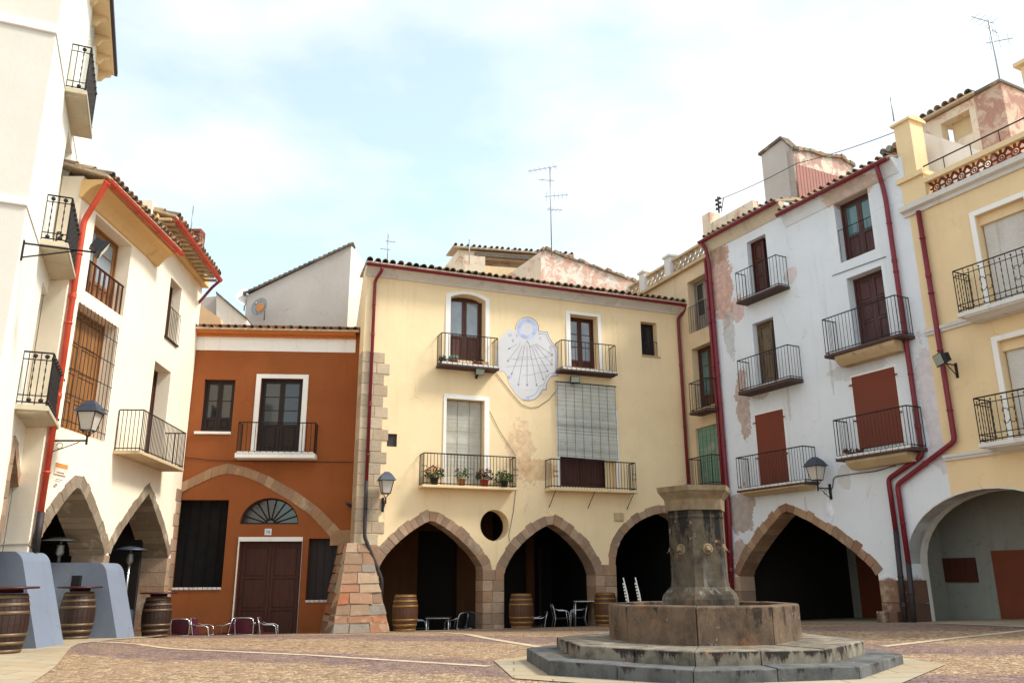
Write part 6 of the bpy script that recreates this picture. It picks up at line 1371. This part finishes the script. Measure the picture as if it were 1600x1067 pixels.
# ================================================================== CHAIRS AND TABLES
M['weave_plum'] = plain('plum_woven_plastic', (82, 26, 44), .5, .2, 40, 0, .4); M['weave_black'] = plain('black_woven_plastic', (26, 24, 26), .5, .2, 40, 0, .4)
def make_chair(label, group, wv):
    rt = empty('terrace_chair', Matrix(), label, 'chair', group)
    mb = MB(); mb.bbox(-.21, .21, -.22, .2, .43, .455, .01); mb.build('seat', wv, rt)
    mb = MB(); n = 8; vs = []
    for i in range(n + 1):
        x = -.24 + .48 * i / n; c = .05 * math.cos((i / n - .5) * math.pi)
        vs += [(x, .17 + c, .47), (x * 1.02, .24 + c, .82 + .015 * math.sin(math.pi * i / n)), (x * 1.02, .255 + c, .82 + .015 * math.sin(math.pi * i / n)), (x, .185 + c, .47)]
    mb.add(vs, [(4 * i + a, 4 * i + (a + 1) % 4, 4 * i + 4 + (a + 1) % 4, 4 * i + 4 + a) for i in range(n) for a in range(4)] + [(0, 1, 2, 3), (4 * n + 3, 4 * n + 2, 4 * n + 1, 4 * n)]); mb.build('backrest', wv, rt)
    for s in (-1, 1):
        m = MB(); m.tube([(s * .27, -.26, 0), (s * .255, -.22, .42), (s * .27, -.19, .62), (s * .285, -.1, .665), (s * .285, .1, .665), (s * .27, .24, .72)], .0135, 8); m.build('leg', M['alu'], rt)
        m = MB(); m.tube([(s * .25, .3, 0), (s * .235, .2, .43), (s * .25, .25, .7), (s * .23, .29, .83)], .0135, 8); m.build('leg', M['alu'], rt)
    m = MB(); m.tube([(-.23, .29, .83), (-.1, .31, .85), (.1, .31, .85), (.23, .29, .83)], .0135, 8); m.build('top_rail', M['alu'], rt)
    for yy in (-.22, .2): m = MB(); m.tube([(-.245, yy, .425), (.245, yy, .425)], .012, 6); m.build('seat_rail', M['alu'], rt)
    return rt
pc0 = make_chair('plum terrace chair seen from behind beside the corner barrel table', 'plum chairs before the brown house', M['weave_plum'])
spots = [(287, 23.55, R(180), None), (318, 23.62, R(95), 'plum terrace chair turned sideways left of the big white door frame'), (352, 23.7, R(-95), 'plum terrace chair facing right in front of the left door jamb'), (386, 23.5, R(180), 'plum terrace chair with its back to the square before the wooden door'), (421, 23.62, R(100), 'plum terrace chair turned sideways, rightmost before the wooden door')]
for k, (x, Y, rz, lb) in enumerate(spots):
    q = at_depth(x, 975, Y); o = pc0 if k == 0 else copy_tree(pc0, None, lb); setat(o, q, rz)
kc0 = make_chair('black and silver terrace chair next to the barrel in the first arch', 'black chairs inside the middle arcade', M['weave_black'])
ks = [(655, 25.6, R(100), None), (712, 25.4, R(-120), 'black and silver terrace chair leaning right of the table in the first arch'), (736, 25.9, R(20), 'black and silver terrace chair beside the rubble pier inside the first arch'), (838, 26.0, R(-80), 'black and silver terrace chair right of the middle barrel in the second arch'), (877, 26.2, R(95), 'black and silver terrace chair facing left in the middle of the second arch'), (903, 26.4, R(-90), 'black and silver terrace chair left of the hidden barrel in the second arch')]
for k, (x, Y, rz, lb) in enumerate(ks):
    q = at_depth(x, 970, Y); o = kc0 if k == 0 else copy_tree(kc0, None, lb); setat(o, q, rz)
def make_table(label):
    rt = empty('terrace_table', Matrix(), label, 'table', 'metal tables inside the middle arcade'); m = MB(); m.bbox(-.35, .35, -.35, .35, .71, .735, .008); m.build('table_top', M['alu'], rt)
    for a in (-1, 1):
        for b in (-1, 1): m = MB(); m.tube([(a * .31, b * .31, .71), (a * .33, b * .33, 0)], .016, 8); m.build('leg', M['alu'], rt)
    return rt
t0_ = make_table('square silver table among chairs in the first arch'); setat(t0_, at_depth(685, 970, 25.3))
setat(copy_tree(t0_, None, 'square silver table behind the right barrel in the second arch'), at_depth(915, 970, 26.2))
# stacks of pale folded chairs seen edge-on in the third arch
def stack(x, Y, lb):
    rt = empty('folded_chair', Matrix(), lb, 'folded chair', 'folded white chairs in the third arch'); m = MB()
    m.prism([(-.115, .98), (-.085, .98), (.02, .5), (.075, 0), (.035, 0), (-.02, .5)], -.19, -.165); m.prism([(-.115, .98), (-.085, .98), (.02, .5), (.075, 0), (.035, 0), (-.02, .5)], .165, .19)
    m.box(-.112, -.09, -.165, .165, .94, .975); m.box(.03, .06, -.165, .165, .04, .075); m.build('frame', M['white'], rt)
    m = MB()
    for k in range(9): z = .1 + k * .085; xx = -.1 + .15 * (1 - z); m.box(xx - .055, xx + .01, -.16, .16, z, z + .05)
    m.build('slat', M['white'], rt); setat(rt, at_depth(x, 945, Y), R(-7.5), .36); return rt
stack(981, 24.9, 'folded white slatted chair standing on edge in the third arch, left of two'); stack(1000, 24.9, 'folded white slatted chair standing on edge in the third arch, right of two')
# lit bulb far inside the second arch
lp = C.at(C.p(899, 864, -3.0)[0], 3.0, C.p(899, 864, -3.0)[1]); rt = empty('ceiling_lamp', Matrix.Translation(lp), 'tiny lit lamp glowing inside the dark second arch', 'lamp'); g = NG('lit_bulb'); g.b.inputs['Emission Color'].default_value = (1, .95, .85, 1); g.b.inputs['Emission Strength'].default_value = 6; g.fin((.9, .9, .85))
m = MB(); m.ball((0, 0, 0), .04, 8); m.build('bulb', g.m, rt, M=WM[rt]); m = MB(); m.tube([(0, 0, .04), (0, 0, 3.72 - lp.z)], .008, 5); m.build('cord', M['dark'], rt, M=WM[rt])

# ================================================================== PATIO HEATERS
def heater(x, y_, Y, lb, hood):
    rt = empty('patio_heater', Matrix(), lb, 'patio heater', 'patio heaters in the left arcade'); m = MB(); m.lathe([(.22, 0), (.24, .02), (.24, .6), (.2, .66), (.05, .7)], 20); m.build('gas_housing', M['lamp_hood'], rt)
    m = MB(); m.tube([(0, 0, .7), (0, 0, 1.75)], .035, 10); m.build('pole', M['alu'], rt); m = MB(); m.lathe([(.04, 1.74), (.07, 1.78), (.085, 1.82), (.07, 1.95), (.08, 1.98), (.03, 2.0)], 16); m.tube([(0, 0, 2.0), (0, 0, 2.1)], .02, 6); m.build('burner', M['galv'], rt)
    m = MB(); m.lathe([(.42, 2.06), (.43, 2.07), (.2, 2.14), (.02, 2.17), (.02, 2.155), (.2, 2.125), (.4, 2.06)], 24); m.build('reflector_hood', hood, rt); q = at_depth(x, y_, Y); setat(rt, q); return rt
heater(84, 930, 18.9, 'tall patio heater with pale disc hood under the left arch', M['galv']); heater(196, 930, 21.2, 'patio heater with dark disc hood under the second left arch', M['lamp_hood'])

# ================================================================== FLOWER POTS
M['leaf'] = plain('leaf_green', (62, 92, 44), .6, .4, 12); M['leaf_d'] = plain('dark_leaf_green', (44, 66, 40), .6, .4, 12); M['leaf_b'] = plain('blue_green_cactus', (84, 120, 100), .6, .25, 12); M['pet_red'] = plain('coral_red_petals', (222, 62, 48), .6, .2, 9); M['pet_mag'] = plain('magenta_petals', (190, 48, 90), .6, .25, 9); M['pet_pink'] = plain('dusty_pink_petals', (196, 84, 96), .6, .25, 9)
M['pot_terra'] = plain('terracotta_pot', (176, 84, 56), .8, .15, 6); M['pot_dark'] = plain('dark_green_pot', (34, 40, 38), .5, .15, 6); M['pot_tan'] = plain('tan_pot', (176, 128, 70), .7, .15, 6); M['pot_red'] = plain('red_pot', (176, 60, 46), .6, .15, 6)
def potplant(P, lb, pot, leaf, petals=None, r=.125, h=.22, fr=.25, fh=.32, nl=190, nf=110, droop=0.0, kind='leaf'):
    rt = empty('flower_pot', Matrix.Translation(P), lb, 'potted plant', 'pots on the balconies'); T_ = WM[rt]
    m = MB(); m.lathe([(r * .7, 0), (r * .95, h * .85), (r * 1.06, h * .86), (r * 1.06, h), (r * .9, h), (r * .85, h * .9), (.0, h * .9)], 18); m.build('pot', pot, rt, M=T_)
    def leaves(n, s, lo, hi, spread, mbx):
        for _ in range(n):
            a = random.uniform(0, 6.28); q = math.sqrt(random.random()) * spread; z = h + random.uniform(lo, hi) * (1 - .4 * (q / spread) ** 2) - droop * (q / spread) ** 2
            c = Vector((q * math.cos(a), q * math.sin(a), z)); d = Vector((math.cos(a + random.uniform(-1, 1)), math.sin(a + random.uniform(-1, 1)), random.uniform(-.3, .7))).normalized(); w = d.cross(Vector((random.uniform(-1, 1), random.uniform(-1, 1), random.uniform(.2, 1)))).normalized(); ss = s * random.uniform(.7, 1.3)
            mbx.add([c, c + d * ss * .5 + w * ss * .35, c + d * ss, c + d * ss * .5 - w * ss * .35], [(0, 1, 2, 3)])
    m = MB()
    if kind == 'cactus':
        for k in range(3): m.ball(((k - 1) * .07, random.uniform(-.02, .02), h + .08), .085, 9, 1.1)
    else:
        leaves(nl, .075, 0, fh, fr, m)
        for k in range(7): a = k * .9; m.tube([(0, 0, h * .8), (fr * .5 * math.cos(a), fr * .5 * math.sin(a), h + fh * .7)], .005, 4)
    m.build('foliage', leaf, rt, M=T_)
    if petals: m = MB(); leaves(nf, .05, fh * .45, fh * 1.15, fr * .95, m); m.build('flowers', petals, rt, M=T_)
u0, u1, zs = W4b
for f, lb, pot, leaf, pet, kw in ((.13, 'dark pot of coral red geraniums, leftmost on the flower balcony', M['pot_dark'], M['leaf'], M['pet_red'], {}), (.42, 'tan pot with sparse green leaves and a magenta bloom on the flower balcony', M['pot_tan'], M['leaf'], M['pet_mag'], dict(nf=10, nl=80, fr=.17)), (.67, 'red pot of dusky pink flowers on the flower balcony', M['pot_red'], M['leaf_d'], M['pet_pink'], dict(fr=.24, nf=70)), (.89, 'spreading green plant without flowers at the right end of the flower balcony', M['pot_dark'], M['leaf'], None, dict(fr=.27, nl=260, droop=.12))):
    potplant(C.at(u0 + (u1 - u0) * f, -.27, zs + .003), lb, pot, leaf, pet, **kw)
u0, u1, zs = W1b
potplant(C.at(u0 + (u1 - u0) * .25, -.2, zs + .003), 'round cactus in a terracotta trough, left on the upper left balcony', M['pot_terra'], M['leaf_b'], None, .13, .16, kind='cactus')
potplant(C.at(u0 + (u1 - u0) * .68, -.2, zs + .003), 'terracotta trough with low sprigs, right on the upper left balcony', M['pot_terra'], M['leaf_d'], None, .16, .16, .14, .12, 40)
potplant(C.at(u0 + .07, -.3, zs + .003), 'small dark shrubby pot in the left corner of the upper left balcony', M['pot_dark'], M['leaf_d'], None, .07, .1, .08, .14, 50)
u0, u1, zs = b5q; potplant(D.at(u0 + .35, -.3, zs + .003), 'dried reddish plant in a dark bowl on the lowest right balcony of the white house', M['pot_dark'], plain('dry_reddish_leaves', (112, 62, 56), .8, .3, 9), None, .14, .1, .22, .1, 90)
u0, u1, zs = b2q; m = MB(); m.tube([(0, 0, 0), (.28, -.25, 1.55)], .018, 6); tag(m.build('pole', M['black_iron'], None, M=D.M @ Matrix.Translation((u0 + (u1 - u0) * .62, -.22, zs + .003))), 'dark pole leaning out over the middle left balcony of the white house', 'pole')
# street glimpsed through the passage
K_ = Fac(8.6, 38.0, 100)
hK = empty('street_house', K_.M, 'ochre house with maroon balcony glimpsed through the third arch', 'house'); m = MB(); m.box(-4, 4, 0, .4, -.6, 8); m.build('wall', M['cream_slab'], hK, K_)
balcony(K_, hK, K_.p(1034, 880, .5)[0], K_.p(1034, 880, .5)[0] + 1.6, K_.p(1038, 888, .5)[1], K_.p(1038, 888, .5)[1] + 1.0, .5, .1, M['dark_slab'], gap=.12, rail_mat=M['red_pipe'])
